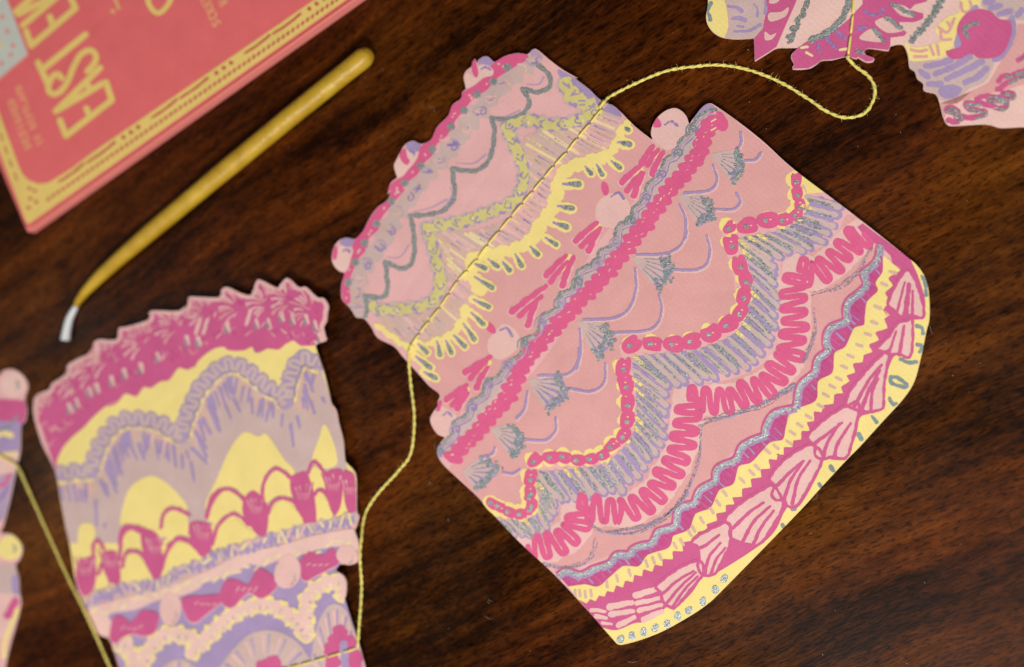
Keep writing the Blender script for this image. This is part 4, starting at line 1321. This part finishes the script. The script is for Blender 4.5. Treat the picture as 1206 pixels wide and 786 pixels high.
for Wn, a, c in ((F_, [(60, 860), (110, 760), (170, 680), (260, 600), (370, 578), (470, 610), (560, 690), (600, 860)], (340, 900)), (F_, [(612, 860), (605, 700), (640, 540), (690, 450), (745, 432), (800, 475), (830, 560), (860, 640), (890, 780), (900, 860)], (750, 900)), (E_, [(570, 860), (640, 770), (720, 740), (790, 770), (850, 860)], (700, 950))):
    f = P('fan_panel')
    q = Wn(*a)
    f.fill(q, 'mauve', 6)
    c = Wn(c)[0]
    for i in range(len(q) * 3):
        j = i / 3
        k = int(j)
        e = q[k % len(q)]
        e2 = q[(k + 1) % len(q)]
        t = j - k
        e = (e[0] + (e2[0] - e[0]) * t, e[1] + (e2[1] - e[1]) * t)
        f.line([(e[0] + (c[0] - e[0]) * 0.08, e[1] + (c[1] - e[1]) * 0.08), (e[0] + (c[0] - e[0]) * 0.38, e[1] + (c[1] - e[1]) * 0.38)], random.uniform(2, 4), ('lavender', 'warm_mauve', 'pale_pink')[i % 3], 8, taper=(1, 0.4))
    f.build()
for Wn, lst in ((F_, [(760, 592), (735, 640), (715, 685), (810, 648), (722, 760), (850, 735), (835, 775)]), (F_, [(390, 762), (335, 785), (400, 800)])):
    for q in Wn(*lst):
        f = P('magenta_flower')
        for i in range(5):
            f.dot(q[0] + 5 * math.cos(i * 1.257), q[1] + 5 * math.sin(i * 1.257), 5, 'magenta', 10)
        f.build()
f = P('violet_column')
f.line(F_((782, 655), (788, 720), (795, 850)), 9, 'lavender', 12)
f.build()

# ---------------------------------------------------------------- cake at the left edge
I_ = W(0, 420, 2.15)
edge_c = Card('paper_cake', [(0, 450, 0.0006), (10, 780, 0.0006), (-60, 600, 0.0010)])
edge_c.card(I_((-160, 20), (-60, 30), (-8, 48), (10, 35), (35, 33), (60, 50), (70, 75), (62, 105), (67, 135), (62, 165), (52, 175), (50, 235), (40, 285), (22, 370), (8, 425), (0, 445), (8, 448), (30, 450), (50, 468), (56, 490), (48, 515), (38, 528), (46, 560), (48, 595), (52, 625), (42, 670), (25, 730), (12, 790), (0, 900), (-160, 900)), 'paper_pink')
tag(edge_c.root, 'sliver of paper cake with one pale pink and one yellow cherry at its rim', 'paper cake', None)
P = lambda n, par=None: Part(edge_c, n, par)
p = P('icing_bands')
p.fill(I_((-160, 110), (62, 112), (66, 140), (60, 168), (-160, 150)), 'magenta', 2)
p.fill(I_((-160, 150), (60, 168), (52, 180), (50, 240), (-160, 250)), 'lavender', 2, smooth=False)
p.fill(I_((-160, 252), (50, 242), (38, 290), (-160, 330)), 'peach', 2, smooth=False)
p.fill(I_((-160, 332), (38, 295), (12, 415), (-160, 440)), 'lilac', 2, smooth=False)
for a, m_, w_ in (([(-20, 205), (10, 195), (30, 200)], 'yellow', 6), ([(-20, 185), (20, 180), (45, 150)], 'steel', 3), ([(0, 225), (25, 215), (45, 190)], 'lavender', 4), ([(-10, 330), (12, 322), (25, 300)], 'hot_pink', 4), ([(-20, 262), (10, 250), (40, 245)], 'yellow', 4), ([(-10, 370), (10, 350), (20, 330)], 'violet_pencil', 4)):
    p.line(I_(*a), w_, m_, 4, wob=0.2)
p.fill(I_((-160, 520), (40, 526), (46, 560), (30, 600), (-160, 600)), 'mauve', 2, smooth=False)
p.fill(I_((30, 560), (48, 555), (50, 600), (34, 600)), 'lavender', 4)
p.fill(I_((-160, 600), (50, 600), (50, 640), (30, 710), (-160, 720)), 'pale_pink', 2, smooth=False)
p.line(I_((20, 655), (30, 640), (38, 620)), 10, 'magenta', 4)
p.line(I_((10, 760), (15, 715), (45, 640)), 5, 'yellow', 4)
p.build()
for (x, y), m_ in zip(I_((34, 70), (26, 484)), ('peach', 'yellow')):
    f = P('sugar_cherry')
    f.fill(ellipse(x, y, 15.5, 16 if m_ == 'peach' else 15, 0, 20, 0.03), m_, 6, smooth=False)
    f.line([(x + 4, y - 3), (x + 7, y + 1), (x + 5, y + 5)], 2.4, 'steel', 8)
    f.build()

# ---------------------------------------------------------------- cake at the top right corner
G_, H_ = W(820, 0, 5.615), W(1010, 0, 4.913)
corner = Card('paper_cake', [(870, 20, 0.0012), (1120, 145, 0.0007), (1200, -60, 0.0010)], 0.0006)
corner_out = (G_((90, -300), (78, 10), (65, 120), (90, 190), (150, 240), (240, 258), (340, 256), (376, 252), None)[:-1] + G_((380, 256), (384, 330), (387, 404), (392, 404), (460, 362), (530, 321), (600, 317), (668, 319), (642, 345), (626, 380), (645, 428), (638, 459), (740, 455), (790, 430), (830, 402), (900, 397), (990, 376), (1060, 392))
              + H_((0, 335), (50, 361), (92, 356), (92, 335), (52, 320), (40, 298), (60, 281), (110, 286), (180, 294), (190, 268), (260, 260), (290, 320), (300, 390), (330, 413), (345, 455), (380, 485), (385, 525), (450, 545), (475, 600), (495, 680), (520, 722), (560, 729), (740, 720), (830, 740), (963, 735), (1300, 730), (1500, 500), (1400, -300)))
corner.card(corner_out, 'peach')
tag(corner.root, 'peach paper cake with wavy magenta drips and one big round magenta cherry', 'paper cake', None)
P = lambda n, par=None: Part(corner, n, par)
p = P('yellow_bulb')
p.fill(G_((92, -150), (80, 10), (67, 120), (92, 190), (150, 238), (190, 248), (210, 180), (205, 80), (180, -150)), 'yellow', 2)
p.fill(G_((185, -150), (205, 80), (215, 180), (192, 246), (240, 257), (376, 252), (440, 200), (450, 100), (465, -150)), 'mauve', 3)
p.line(G_((100, 20), (78, 70), (95, 135)), 4, 'steel', 5, wob=0.3)
for a, w_ in (([(210, 45), (260, 50), (300, 75)], 5), ([(240, 125), (280, 122), (320, 135)], 6), ([(380, 30), (405, 60), (405, 110)], 3), ([(250, 210), (350, 205), (425, 165)], 4), ([(455, 10), (462, 50), (455, 90)], 4), ([(270, 175), (310, 180)], 3)):
    p.line(G_(*a), w_, 'lavender', 5, taper=(0.6, 1.1))
p.build()
p = P('magenta_band')
p.fill(G_((470, -200), (690, -200), (660, 15), (600, 150), (530, 312), (460, 358), (388, 402), (382, 256), (440, 190), (460, 90)), 'magenta', 4, smooth=False)
for a in ([(480, 90), (560, 80), (610, 50), (590, 110), (490, 145)], [(455, 210), (490, 235), (530, 220), (500, 262), (455, 265)], [(480, 20), (520, 25), (550, 0), (500, -20)]):
    p.fill(G_(*a), 'pale_pink', 6)
p.build()
p = P('silver_scroll')
p.line(G_((750, -40), (735, 40), (700, 75), (720, 100), (660, 140), (680, 165), (625, 190), (655, 215), (600, 250), (640, 262), (610, 285)), 3.6, 'silver', 5, wob=0.3)
p.line(G_((745, -40), (720, 60), (690, 110), (650, 220), (620, 280)), 5, 'silver', 4, wob=0.4)
p.line(G_((1010, -60), (1000, 40), (960, 130), (870, 215), (760, 268)), 7.5, 'silver', 5, wob=0.2)
p.line(G_((1010, -60), (1000, 40), (960, 130), (870, 215), (760, 268)), 5.0, 'silver_solid', 7, wob=0.3)
p.build()
p = P('magenta_drips')
p.fill(G_((1110, -200), (1100, 30), (1010, 130), (880, 235), (740, 272), (672, 318), (644, 345), (628, 380), (647, 428), (640, 457), (740, 453), (790, 428), (830, 400), (900, 395), (990, 374), (1060, 388))
       + H_((0, 330), (50, 358), (92, 354), (90, 333), (50, 320), (38, 298), (60, 280), (110, 284), (178, 292), (190, 262), (190, 220), (270, 210), (285, 190), (250, 165), (240, 130), (330, 130), (380, 110), (380, 80), (300, 60), (330, 30), (400, 10), (440, -200)), 'magenta', 4, smooth=False)
for a in ([(100, 130), (180, 100), (240, 150), (260, 180), (170, 190)], [(200, 30), (280, 40), (330, 100), (250, 90)], [(10, 220), (80, 170), (150, 240), (60, 240)]):
    p.fill(H_(*a), 'pale_pink', 6)
for a in ([(200, 25), (320, 90)], [(165, 105), (250, 165)], [(95, 170), (150, 240)], [(-5, 295), (30, 310)]):
    p.line(H_(*a), 5.0, 'silver', 8, wob=0.25)
    p.line(H_(*a), 3.2, 'silver_solid', 10, wob=0.25)
for a in ([(40, 70), (90, 90), (140, 80), (145, 50)], [(0, 180), (30, 160), (60, 160)]):
    p.line(H_(*a), 3.2, 'violet_pencil', 8, wob=0.3)
for a in ([(865, 250), (885, 285), (920, 315)], [(930, 210), (960, 240), (985, 255)], [(1070, 195), (1110, 185)], [(800, 300), (815, 340)]):
    p.line(G_(*a), 4.5, 'violet_pencil', 8, wob=0.3)
for a in ([(695, 318), (735, 312)], [(728, 350), (765, 370)], [(950, 332), (1000, 325)]):
    p.line(G_(*a), 3.2, 'cream', 8)
p.build()
p = P('silver_twist')
p.zig(H_((500, -20), (440, 80), (390, 150), (310, 238)), 3.2, 3.0, 3.0, 'silver', 6, jit=0.5)
p.line(H_((500, -20), (440, 80), (390, 150), (310, 238)), 6.5, 'silver_solid', 4, wob=0.3)
p.build()
p = P('yellow_scroll')
p.fill(H_((272, 245), (330, 275), (480, 240), (450, 170), (520, 100), (590, 60), (600, -100), (700, -100), (700, 40), (600, 110), (570, 190), (560, 240), (510, 320), (400, 350), (310, 352), (290, 300)), 'yellow', 3)
for a in ([(310, 290), (360, 300), (400, 290)], [(330, 330), (400, 330)], [(420, 270), (440, 320)], [(460, 265), (470, 320)], [(470, 160), (520, 190), (560, 110)], [(480, 180), (490, 230), (540, 230)], [(600, 20), (610, 70), (660, 60), (650, 10)], [(520, 130), (540, 160)]):
    p.line(H_(*a), 3.4, 'rose', 5)
p.build()
p = P('fan_shell')
p.fill(H_((300, 360), (345, 450), (384, 488), (388, 522), (450, 543), (480, 580), (560, 590), (640, 520), (740, 470), (790, 350), (700, 330), (560, 350), (420, 350)), 'mauve', 2)
for a in ([(395, 385), (460, 375), (540, 350)], [(450, 430), (560, 385), (650, 330)], [(515, 460), (620, 410), (720, 360)], [(620, 480), (690, 450), (745, 400)], [(365, 415), (405, 445)], [(410, 490), (480, 488)]):
    p.line(H_(*a), 8, 'lavender', 4, taper=(0.8, 1))
p.fill(H_((480, 510), (540, 492), (605, 515), (570, 562), (510, 572), (470, 545)), 'lavender', 5)
p.fill(H_((720, -100), (720, 40), (780, 80), (870, 105), (963, 125), (1300, 130), (1300, -100)), 'mauve', 2, smooth=False)
for a in ([(770, 50), (825, 35)], [(820, 85), (885, 65)], [(925, 90), (950, 60)], [(740, 15), (780, 10)]):
    p.line(H_(*a), 7, 'lavender', 4)
p.build()
p = P('violet_patch')  # flat lavender patches beside the round cherry
p.fill(H_((880, 100), (915, 130), (910, 220), (860, 320), (810, 360), (780, 330)), 'lavender', 5)
p.fill(H_((700, 50), (640, 70), (560, 260), (640, 320)), 'lavender', 5)
p.build()
p = P('sugar_cherry')
p.fill(H_((575, 180), (590, 130), (630, 80), (700, 55), (770, 70), (820, 112), (880, 125), (892, 180), (870, 260), (830, 320), (770, 340), (700, 338), (655, 315), (580, 345), (530, 335), (512, 300), (560, 285), (600, 260)), 'magenta', 7)
p.line(H_((690, 135), (640, 150), (618, 175), (635, 215)), 5.5, 'silver', 9, wob=0.2)
p.line(H_((690, 135), (640, 150), (618, 175), (635, 215)), 3.5, 'silver_solid', 11, wob=0.2)
p.build()
p = P('rose_field')
p.fill(H_((480, 600), (570, 605), (660, 530), (760, 480), (830, 360), (910, 240), (930, 140), (1300, 140), (1300, 400), (820, 530), (700, 560), (530, 610), (500, 690)), 'rose', 2, smooth=False)
p.build()
for i, a in enumerate(([(525, 700), (580, 705), (560, 660), (515, 640), (535, 620), (580, 650), (600, 690)], [(600, 680), (690, 680), (740, 650), (640, 630), (630, 600), (700, 605)], [(690, 580), (730, 560), (880, 570), (900, 545), (840, 540)], [(720, 600), (840, 630), (860, 590), (760, 585)], [(810, 520), (870, 480), (963, 440), (1100, 410)], [(815, 470), (840, 445), (900, 435), (1000, 395)], [(930, 350), (963, 330), (1000, 300)])):
    f = P('piped_loop')
    q = H_(*a)
    f.line(q, 6.5, 'magenta', 5, wob=0.15)
    q2 = cr(q, False, 2)
    f.line([(x + 1, y + 1.2) for x, y in q2[len(q2) // 4:]], 3.6, 'silver', 8, smooth=False, wob=0.3)
    f.build()
# ---------------------------------------------------------------- red packet
paint('coral_dark', (196, 88, 80), 0.6, 0.07)
paint('coral', (231, 110, 112), 0.6, 0.07)
paint('coral_side', (234, 134, 126), 0.55, 0.05)  # lighter than the cover: light on the spine side put into the colour
paint('print_yellow', (236, 206, 118), 0.6, 0.06)
paint('print_peach', (236, 172, 120), 0.6, 0.06)
paint('label_white', (202, 206, 198), 0.6, 0.04)
TH = 0.0042
pk = Card('card_packet', [(60, 200, TH), (300, 60, TH), (150, 60, TH)], TH - 0.0002)
tag(pk.root, 'coral red cardboard packet with large yellow lettering and a yellow lace border', 'packet')
c0 = at(31, 273, TH)
e1 = (at(400, 11.5, TH) - c0).normalized()
e2 = Vector((-e1.y, e1.x, 0))
LX, LY = 0.26, 0.17
# the packet: a folded sleeve with rounded spine edges
bm = bmesh.new()
cs = [c0, c0 + e1 * LX, c0 + e1 * LX + e2 * LY, c0 + e2 * LY]
bot = [bm.verts.new(pk.inv @ Vector((c.x, c.y, 0.0002))) for c in cs]
topv = [bm.verts.new(pk.inv @ Vector((c.x, c.y, TH - 0.00002))) for c in cs]
bm.faces.new(topv)
bm.faces.new(bot[::-1])
for i in range(4):
    j = (i + 1) % 4
    bm.faces.new((bot[i], bot[j], topv[j], topv[i]))
bmesh.ops.recalc_face_normals(bm, faces=bm.faces)
eds = [e for e in bm.edges if sum(v in topv for v in e.verts) == 2]
bmesh.ops.bevel(bm, geom=eds, offset=0.0011, segments=4, affect='EDGES', profile=0.6)
me = bpy.data.meshes.new('sleeve')
bm.to_mesh(me)
bm.free()
me.materials.append(M['coral'])
me.materials.append(M['coral_side'])
for f in me.polygons:
    f.material_index = 0 if f.normal.z > 0.99 else 1
o = bpy.data.objects.new('sleeve', me)
col.objects.link(o)
o.parent = pk.root
P = lambda n, par=None: Part(pk, n, par)
p = P('lace_border')
lin_ = [(0, 135), (22, 195), (26, 204), (33, 212), (46, 217), (58, 215), (84, 199), (109, 180), (366, 3), (450, -55)]
lout = [(452, -32), (400, 5.5), (120, 203.5), (34, 264), (30.5, 261), (0, 180), (-40, 74), (-48, 30)]
p.fill([(-40, 28)] + lin_ + lout, 'print_yellow', 3, smooth=False)
# red piercings: long lenses, triple dots, a row of short dashes
ux, uy = 0.8225, -0.5688
base = (75, 214.5)


def bl(t, o=0.0):
    return (base[0] + ux * t - uy * o * -1 * -1, base[1] + uy * t + ux * o)


for t in range(-1, 5):
    s = t * 133 + 2
    for a, b in ((s - 6, s + 30), (s + 34, s + 74)):
        if a < -30:
            continue
        p.line([bl(a, -3), bl((a + b) / 2, -2.5), bl(b, -4)], 4.4, 'coral_dark', 5, taper=(0.6, 0.7))
    for k in range(3):
        q = bl(s + 86 + k * 10.5, -3)
        if s + 86 < -30:
            continue
        p.dot(q[0], q[1], 2.6, 'coral_dark', 5)
for k in range(-4, 70):
    q = bl(k * 7.0 + 2, 6.5)
    p.line([(q[0] + 0.8, q[1] - 1.4), (q[0] - 0.6, q[1] + 1.4)], 3.0, 'coral_dark', 5, step=1)
for q in ((35, 222), (41, 225), (36, 234), (43, 238), (34, 245)):
    p.dot(q[0], q[1], 2.4, 'coral_dark', 5, 2.0)
for k in range(8):
    x, y = 20 - k * 5.6, 212 - k * 15.5
    p.line([(x, y), (x - 2.8, y - 8)], 3, 'coral_dark', 5, taper=(0.7, 0.6))
p.build()
for name, strokes in (('E', [[(71, 142), (78, 160), (132, 118), (125, 97)], [(102, 128), (106, 137)]]), ('A', [[(118, 80), (66, 131), (122, 98)], [(102, 96), (106, 106)]]),
                      ('S', [[(73, 92), (67, 87), (60, 94), (57, 104), (62, 111), (71, 108), (80, 96), (87, 79), (95, 65), (105, 59.5), (112, 63), (113, 71), (107, 80), (103, 84)]]), ('T', [[(45, 74), (56, 98)], [(50, 82), (101, 41)]]),
                      ('E', [[(31, 37), (37, 54), (89, 10), (81, -9)], [(59, 20), (62, 29)]]), ('N', [[(27, 30), (75, -10)], [(22, 17), (66, -6)], [(19, 14), (60, -22)]]), ('C', [[(173, -12), (175, 3), (180, 12), (186.5, 15.5), (193, 12), (200, 2), (204, -10)]]), ('I', [[(134, -6), (140, 10)]])):
    l = P('letter')
    wd_ = {'C': 6.2, 'I': 4.4, 'S': 7.2}.get(name, 7.4)
    for s in strokes:
        l.line(s, wd_, 'print_yellow' if name != 'I' else 'print_peach', 3, smooth=(name in 'SC'), wob=0.03, cap=True) if name in 'SC' else [l.line([a, b], wd_, 'print_yellow' if name != 'I' else 'print_peach', 3, wob=0.02) for a, b in zip(s, s[1:])]
    if name == 'I':
        l.dot(133, 13.5, 3.2, 'print_peach', 3)
    l.build()
GL = {'D': [[(0, 0), (0, 1), (0.6, 0.85), (0.8, 0.5), (0.6, 0.15), (0, 0)]], 'E': [[(0.8, 1), (0, 1), (0, 0), (0.8, 0)], [(0, 0.5), (0.6, 0.5)]], 'S': [[(0.8, 0.9), (0.3, 1), (0, 0.75), (0.4, 0.5), (0.8, 0.25), (0.4, 0), (0, 0.1)]], 'I': [[(0.4, 0), (0.4, 1)]],
      'G': [[(0.8, 0.9), (0.3, 1), (0, 0.5), (0.3, 0), (0.8, 0.1), (0.8, 0.45), (0.5, 0.45)]], 'N': [[(0, 0), (0, 1), (0.8, 0), (0.8, 1)]], 'C': [[(0.8, 0.9), (0.3, 1), (0, 0.5), (0.3, 0), (0.8, 0.1)]], 'O': [[(0.4, 1), (0, 0.5), (0.4, 0), (0.8, 0.5), (0.4, 1)]],
      'T': [[(0, 1), (0.8, 1)], [(0.4, 1), (0.4, 0)]], 'L': [[(0, 1), (0, 0), (0.8, 0)]], 'A': [[(0, 0), (0.4, 1), (0.8, 0)], [(0.15, 0.35), (0.65, 0.35)]], 'R': [[(0, 0), (0, 1), (0.7, 0.85), (0.7, 0.6), (0, 0.5), (0.8, 0)]]}
up = (-0.8225, 0.5688)
for txt, st_, adv, h, wl_ in (('DESIGNED', (36.5, 172.0), (-2.72, -7.35), 8.0, 2.0), ('IN SCOTLAND', (50.5, 168.5), (-2.5, -6.45), 7.5, 1.9), ('SCREEN', (260, 27), (-3.8, -7.8), 9.5, 2.3), ('RI', (267.5, 2), (-3.8, -7.8), 9.5, 2.3)):
    l = P('small_print')
    for i, ch_ in enumerate(txt):
        for s in GL.get(ch_, []):
            o_ = (st_[0] + adv[0] * i, st_[1] + adv[1] * i)
            l.line([(o_[0] + adv[0] * 0.78 * a + up[0] * h * b, o_[1] + adv[1] * 0.78 * a + up[1] * h * b) for a, b in s], wl_, 'print_peach', 3, smooth=False, wob=0.02)
    l.build()
p = P('spine_shade')  # shade along the spine fold, painted as a darker coral line
p.line([(36, 267.5), (120, 208.0), (400, 9.5), (455, -29)], 2.2, 'coral_dark', 3, smooth=False, wob=0.2)
p.build()
p = P('white_label')
p.fill([(34.5, 66), (9, -2), (-20, -75), (-110, -10), (-60, 146)], 'coral_side', 3, smooth=False)
p.fill([(33, 64), (8, -2), (-22, -75), (-110, -10), (-60, 142)], 'label_white', 5, smooth=False)
for q in ((3, 20), (9, 37), (15.5, 54), (13, 65), (2, 75)):
    p.dot(q[0], q[1], 2.6, 'coral_side', 7)
p.dot(-3, 54, 5, 'print_yellow', 7)
p.build()

# ---------------------------------------------------------------- candle
def wax():
    m, nt, b = mat_new('beeswax')
    v = coords(nt)
    n = noise(nt, v, 160, 4, 0.6)
    nt.links.new(ramp(nt, n, [(0.3, lin((176, 138, 26))), (0.7, lin((204, 168, 50)))]), b.inputs['Base Color'])
    b.inputs['Roughness'].default_value = 0.40
    b.inputs['Specular IOR Level'].default_value = 0.5
    b.inputs['Subsurface Weight'].default_value = 0.25
    b.inputs['Subsurface Radius'].default_value = (0.003, 0.0018, 0.0006)
    b.inputs['Subsurface Scale'].default_value = 0.6
    bump(nt, b, noise(nt, v, 260, 4, 0.65), 0.5, 0.0008)
    return m


M['wax'] = wax()
m, nt, b = mat_new('wick_cotton')
b.inputs['Base Color'].default_value = (*lin((222, 226, 228)), 1)
b.inputs['Roughness'].default_value = 0.8
v = coords(nt)
bump(nt, b, noise(nt, v, 1800, 3, 0.6), 0.6, 0.0004)
M['wick'] = m
RC = 0.0031
cl = [(433, 64, .60), (432, 65, .84), (430, 67, .96), (427, 69.5, 1.0), (410, 83, .97), (350, 131, .97), (268, 198, .96), (181, 270, .88), (140, 305, .76), (118, 325, .68), (101, 343, .52), (92, 355, .38), (89, 361, .28)]
croot = empty('taper_candle', at(268, 195, 0))
tag(croot, 'thin yellow beeswax candle with bare white wick, lying between red packet and cakes', 'candle')
pts = [at(x, y, RC * min(1, r + 0.02)) for x, y, r in cl]
rad = [RC * r for _, _, r in cl]
body = tube('wax_body', [q - croot.location for q in pts], rad, M['wax'], croot, 28)
wk = [at(89.5, 361, 0.0010), at(86, 367, 0.0012), at(82, 375, 0.0013), at(79, 387, 0.0014), at(77.3, 397, 0.0014), at(77, 401, 0.0014)]
wick = tube('wick', [q - croot.location for q in cr3(wk, 5)], [0.0009 + 0.0007 * min(1, i / 22) for i in range(25)] + [0.0010], M['wick'], croot, 12)

# ---------------------------------------------------------------- thread
def yarn():
    m, nt, b = mat_new('yellow_cotton')
    v = coords(nt)
    n = noise(nt, v, 1400, 3, 0.6)
    nt.links.new(ramp(nt, n, [(0.3, lin((222, 204, 92))), (0.7, lin((246, 232, 130)))]), b.inputs['Base Color'])
    b.inputs['Roughness'].default_value = 0.85
    b.inputs['Sheen Weight'].default_value = 0.3
    return m


M['yarn'] = yarn()


def thread(label, pts, r=0.00046, hs=None):
    """two plies twisted round each other, with loose fibres"""
    P3 = cr3([at(x, y, h) for x, y, h in pts], 14)
    base = P3[len(P3) // 2].copy()
    base.z = 0
    root = empty('thread', base)
    # even spacing
    L = [0.0]
    for a, b in zip(P3, P3[1:]):
        L.append(L[-1] + (b - a).length)
    n = int(L[-1] / 0.00035)
    out, j = [], 0
    for i in range(n + 1):
        d = L[-1] * i / n
        while j < len(L) - 2 and L[j + 1] < d:
            j += 1
        out.append(P3[j].lerp(P3[j + 1], (d - L[j]) / max(1e-9, L[j + 1] - L[j])))
    for ply in range(2):
        pp = []
        for i, q in enumerate(out):
            t = (out[min(n, i + 1)] - out[max(0, i - 1)]).normalized()
            a = t.cross(Vector((0, 0, 1))).normalized()
            b = a.cross(t)
            th = i * 0.5 + 0.6 * math.sin(i * 0.05) + ply * math.pi
            k = r * 0.34
            pp.append(q + a * math.cos(th) * k + b * math.sin(th) * k - base)
        tube('ply', pp, [r * 0.70 * (1 + 0.14 * math.sin(i * 0.37 + ply) + 0.08 * math.sin(i * 1.3)) for i in range(len(pp))], M['yarn'], root, 6)
    # loose fibres
    vs, fs = [], []
    for k in range(int(n * 1.5)):
        i = random.randrange(n)
        q = out[i] - base
        d = Vector((random.uniform(-1, 1), random.uniform(-1, 1), random.uniform(-0.2, 1))).normalized()
        l = random.uniform(0.0004, 0.0012)
        side = d.cross(Vector((0, 0, 1))).normalized() * 0.000022
        c1, c2 = q + d * l * 0.6, q + d * l + Vector((random.uniform(-1, 1), random.uniform(-1, 1), 0)) * l * 0.5
        for z in (c1, c2):
            z.z = max(z.z, 0.00005)
        b0 = len(vs)
        vs += [q - side, q + side, c1 + side, c1 - side, c2 + side * 0.5, c2 - side * 0.5]
        fs += [(b0, b0 + 1, b0 + 2, b0 + 3), (b0 + 3, b0 + 2, b0 + 4, b0 + 5)]
    me = bpy.data.meshes.new('loose_fibres')
    me.from_pydata(vs, [], fs)
    me.materials.append(M['yarn'])
    o = bpy.data.objects.new('loose_fibres', me)
    col.objects.link(o)
    o.parent = root
    o['kind'] = 'stuff'
    tag(root, label, 'thread')
    return root


def card_z(card, x, y):
    w = card.mw @ card.loc(x, y)
    return w.z


def stitches(root, card, holes, r=0.00032, lift=0.00050):
    base = root.location
    for a, b in zip(holes, holes[1:]):
        A, B = card.mw @ card.loc(*a), card.mw @ card.loc(*b)
        n = card.n
        pp = []
        for i in range(9):
            t = i / 8
            h = lift * (1 - (2 * t - 1) ** 6) - 0.0001 * (1 if i in (0, 8) else 0)
            pp.append(A.lerp(B, 0.03 + 0.94 * t) + n * h - base)
        tube('stitch', pp, [r * (0.8 if i in (0, 8) else 1) for i in range(9)], M['yarn'], root, 7)


tz = 0.00055
z1 = card_z(big, 711, 121) + 0.0006
th1 = thread('fuzzy yellow thread curving from the largest cake to the magenta dripped cake', [(706, 127, z1), (711.5, 120, z1), (718, 114, 0.0012), (743, 101, tz), (784, 84, tz), (822, 78, tz), (850, 77, tz), (882, 82.5, tz), (919, 97, tz), (951, 116, tz), (973, 131, tz), (995, 138.6, tz), (1017, 134, tz), (1028, 119, tz), (1030, 103, tz), (1022, 89, tz), (1008, 79, 0.0008), (999, 69, 0.0017), (998.5, 66, 0.0017)])
stitches(th1, corner, [(998.5, 67), (1002, 40), (1004.5, 17), (1005, -6), (1006, -30)])
holes = W3((430, 190), (375, 258), (318, 325), (268, 390), (208, 455), (160, 512), (110, 572), (62, 628), (10, 690)) + W2((820, 205), (765, 270), (718, 335), (670, 388), (628, 435), (588, 495), (545, 560), (495, 622), (450, 680), (408, 742))
z2 = card_z(big, 484, 410) + 0.0006
z3 = card_z(tall, 421, 740) + 0.0006
th2 = thread('fuzzy yellow thread winding from the largest cake down along the magenta ruffled cake', [(485, 406, z2), (481.5, 420, 0.0016), (484, 454, tz), (488, 493, tz), (484, 533, tz), (469, 555, tz), (444.5, 582, tz), (430, 606, 0.0008), (425.5, 636, 0.0030), (424, 660, 0.0038), (426, 690, 0.0022), (423.5, 730, 0.0030), (421.5, 758, z3), (421, 762, z3)])
stitches(th2, big, holes)
stitches(th2, tall, F_((858, 676), (772, 702), (688, 727), (612, 750), (540, 770), (480, 785), (400, 806), (310, 830)))
z4 = card_z(edge_c, 18, 546) + 0.0006
th3 = thread('taut yellow thread running slantwise between the sliver of cake and the magenta ruffled cake', [(-30, 520, z4), (8, 541, z4), (18, 547, z4), (24, 556, 0.0013), (50, 614, tz), (80, 680, 0.0007), (96, 712, 0.0016), (108, 738, 0.0017), (120, 764, 0.0016), (134, 796, 0.0012), (150, 830, 0.0010)])

# needle holes: flat dots painted in the colour of the shade inside them
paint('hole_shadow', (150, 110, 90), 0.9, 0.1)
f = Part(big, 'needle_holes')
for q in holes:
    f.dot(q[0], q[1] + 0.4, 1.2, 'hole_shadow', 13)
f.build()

# ---------------------------------------------------------------- lint on the table
m, nt, b = mat_new('lint')
b.inputs['Base Color'].default_value = (0.42, 0.38, 0.32, 1)
b.inputs['Roughness'].default_value = 0.9
vs, fs = [], []
for k in range(150):
    x, y = random.uniform(0, 1206), random.uniform(0, 786)
    c = at(x, y, 0.00006)
    if random.random() < 0.82:
        r = random.uniform(0.00004, 0.00015)
        b0 = len(vs)
        nn_ = 5
        for i in range(nn_):
            a = 6.283 * i / nn_
            vs.append(c + Vector((r * math.cos(a) * random.uniform(0.6, 1.3), r * math.sin(a) * random.uniform(0.6, 1.3), random.uniform(0, 0.00004))))
        fs.append(tuple(range(b0, b0 + nn_)))
    else:
        a = random.uniform(0, 6.28)
        q = c.copy()
        w_ = 0.00002
        pr = None
        for i in range(14):
            d = Vector((math.cos(a), math.sin(a), 0))
            s = Vector((-d.y, d.x, 0)) * w_
            vs += [q + s, q - s]
            if pr is not None:
                fs.append((pr, pr + 1, len(vs) - 1, len(vs) - 2))
            pr = len(vs) - 2
            q = q + d * 0.00022
            a += random.uniform(-0.6, 0.8)
me = bpy.data.meshes.new('lint')
me.from_pydata(vs, [], fs)
me.materials.append(m)
o = bpy.data.objects.new('lint', me)
col.objects.link(o)
tag(o, 'pale specks and curls of lint scattered on the dark table', 'lint', None, 'stuff')
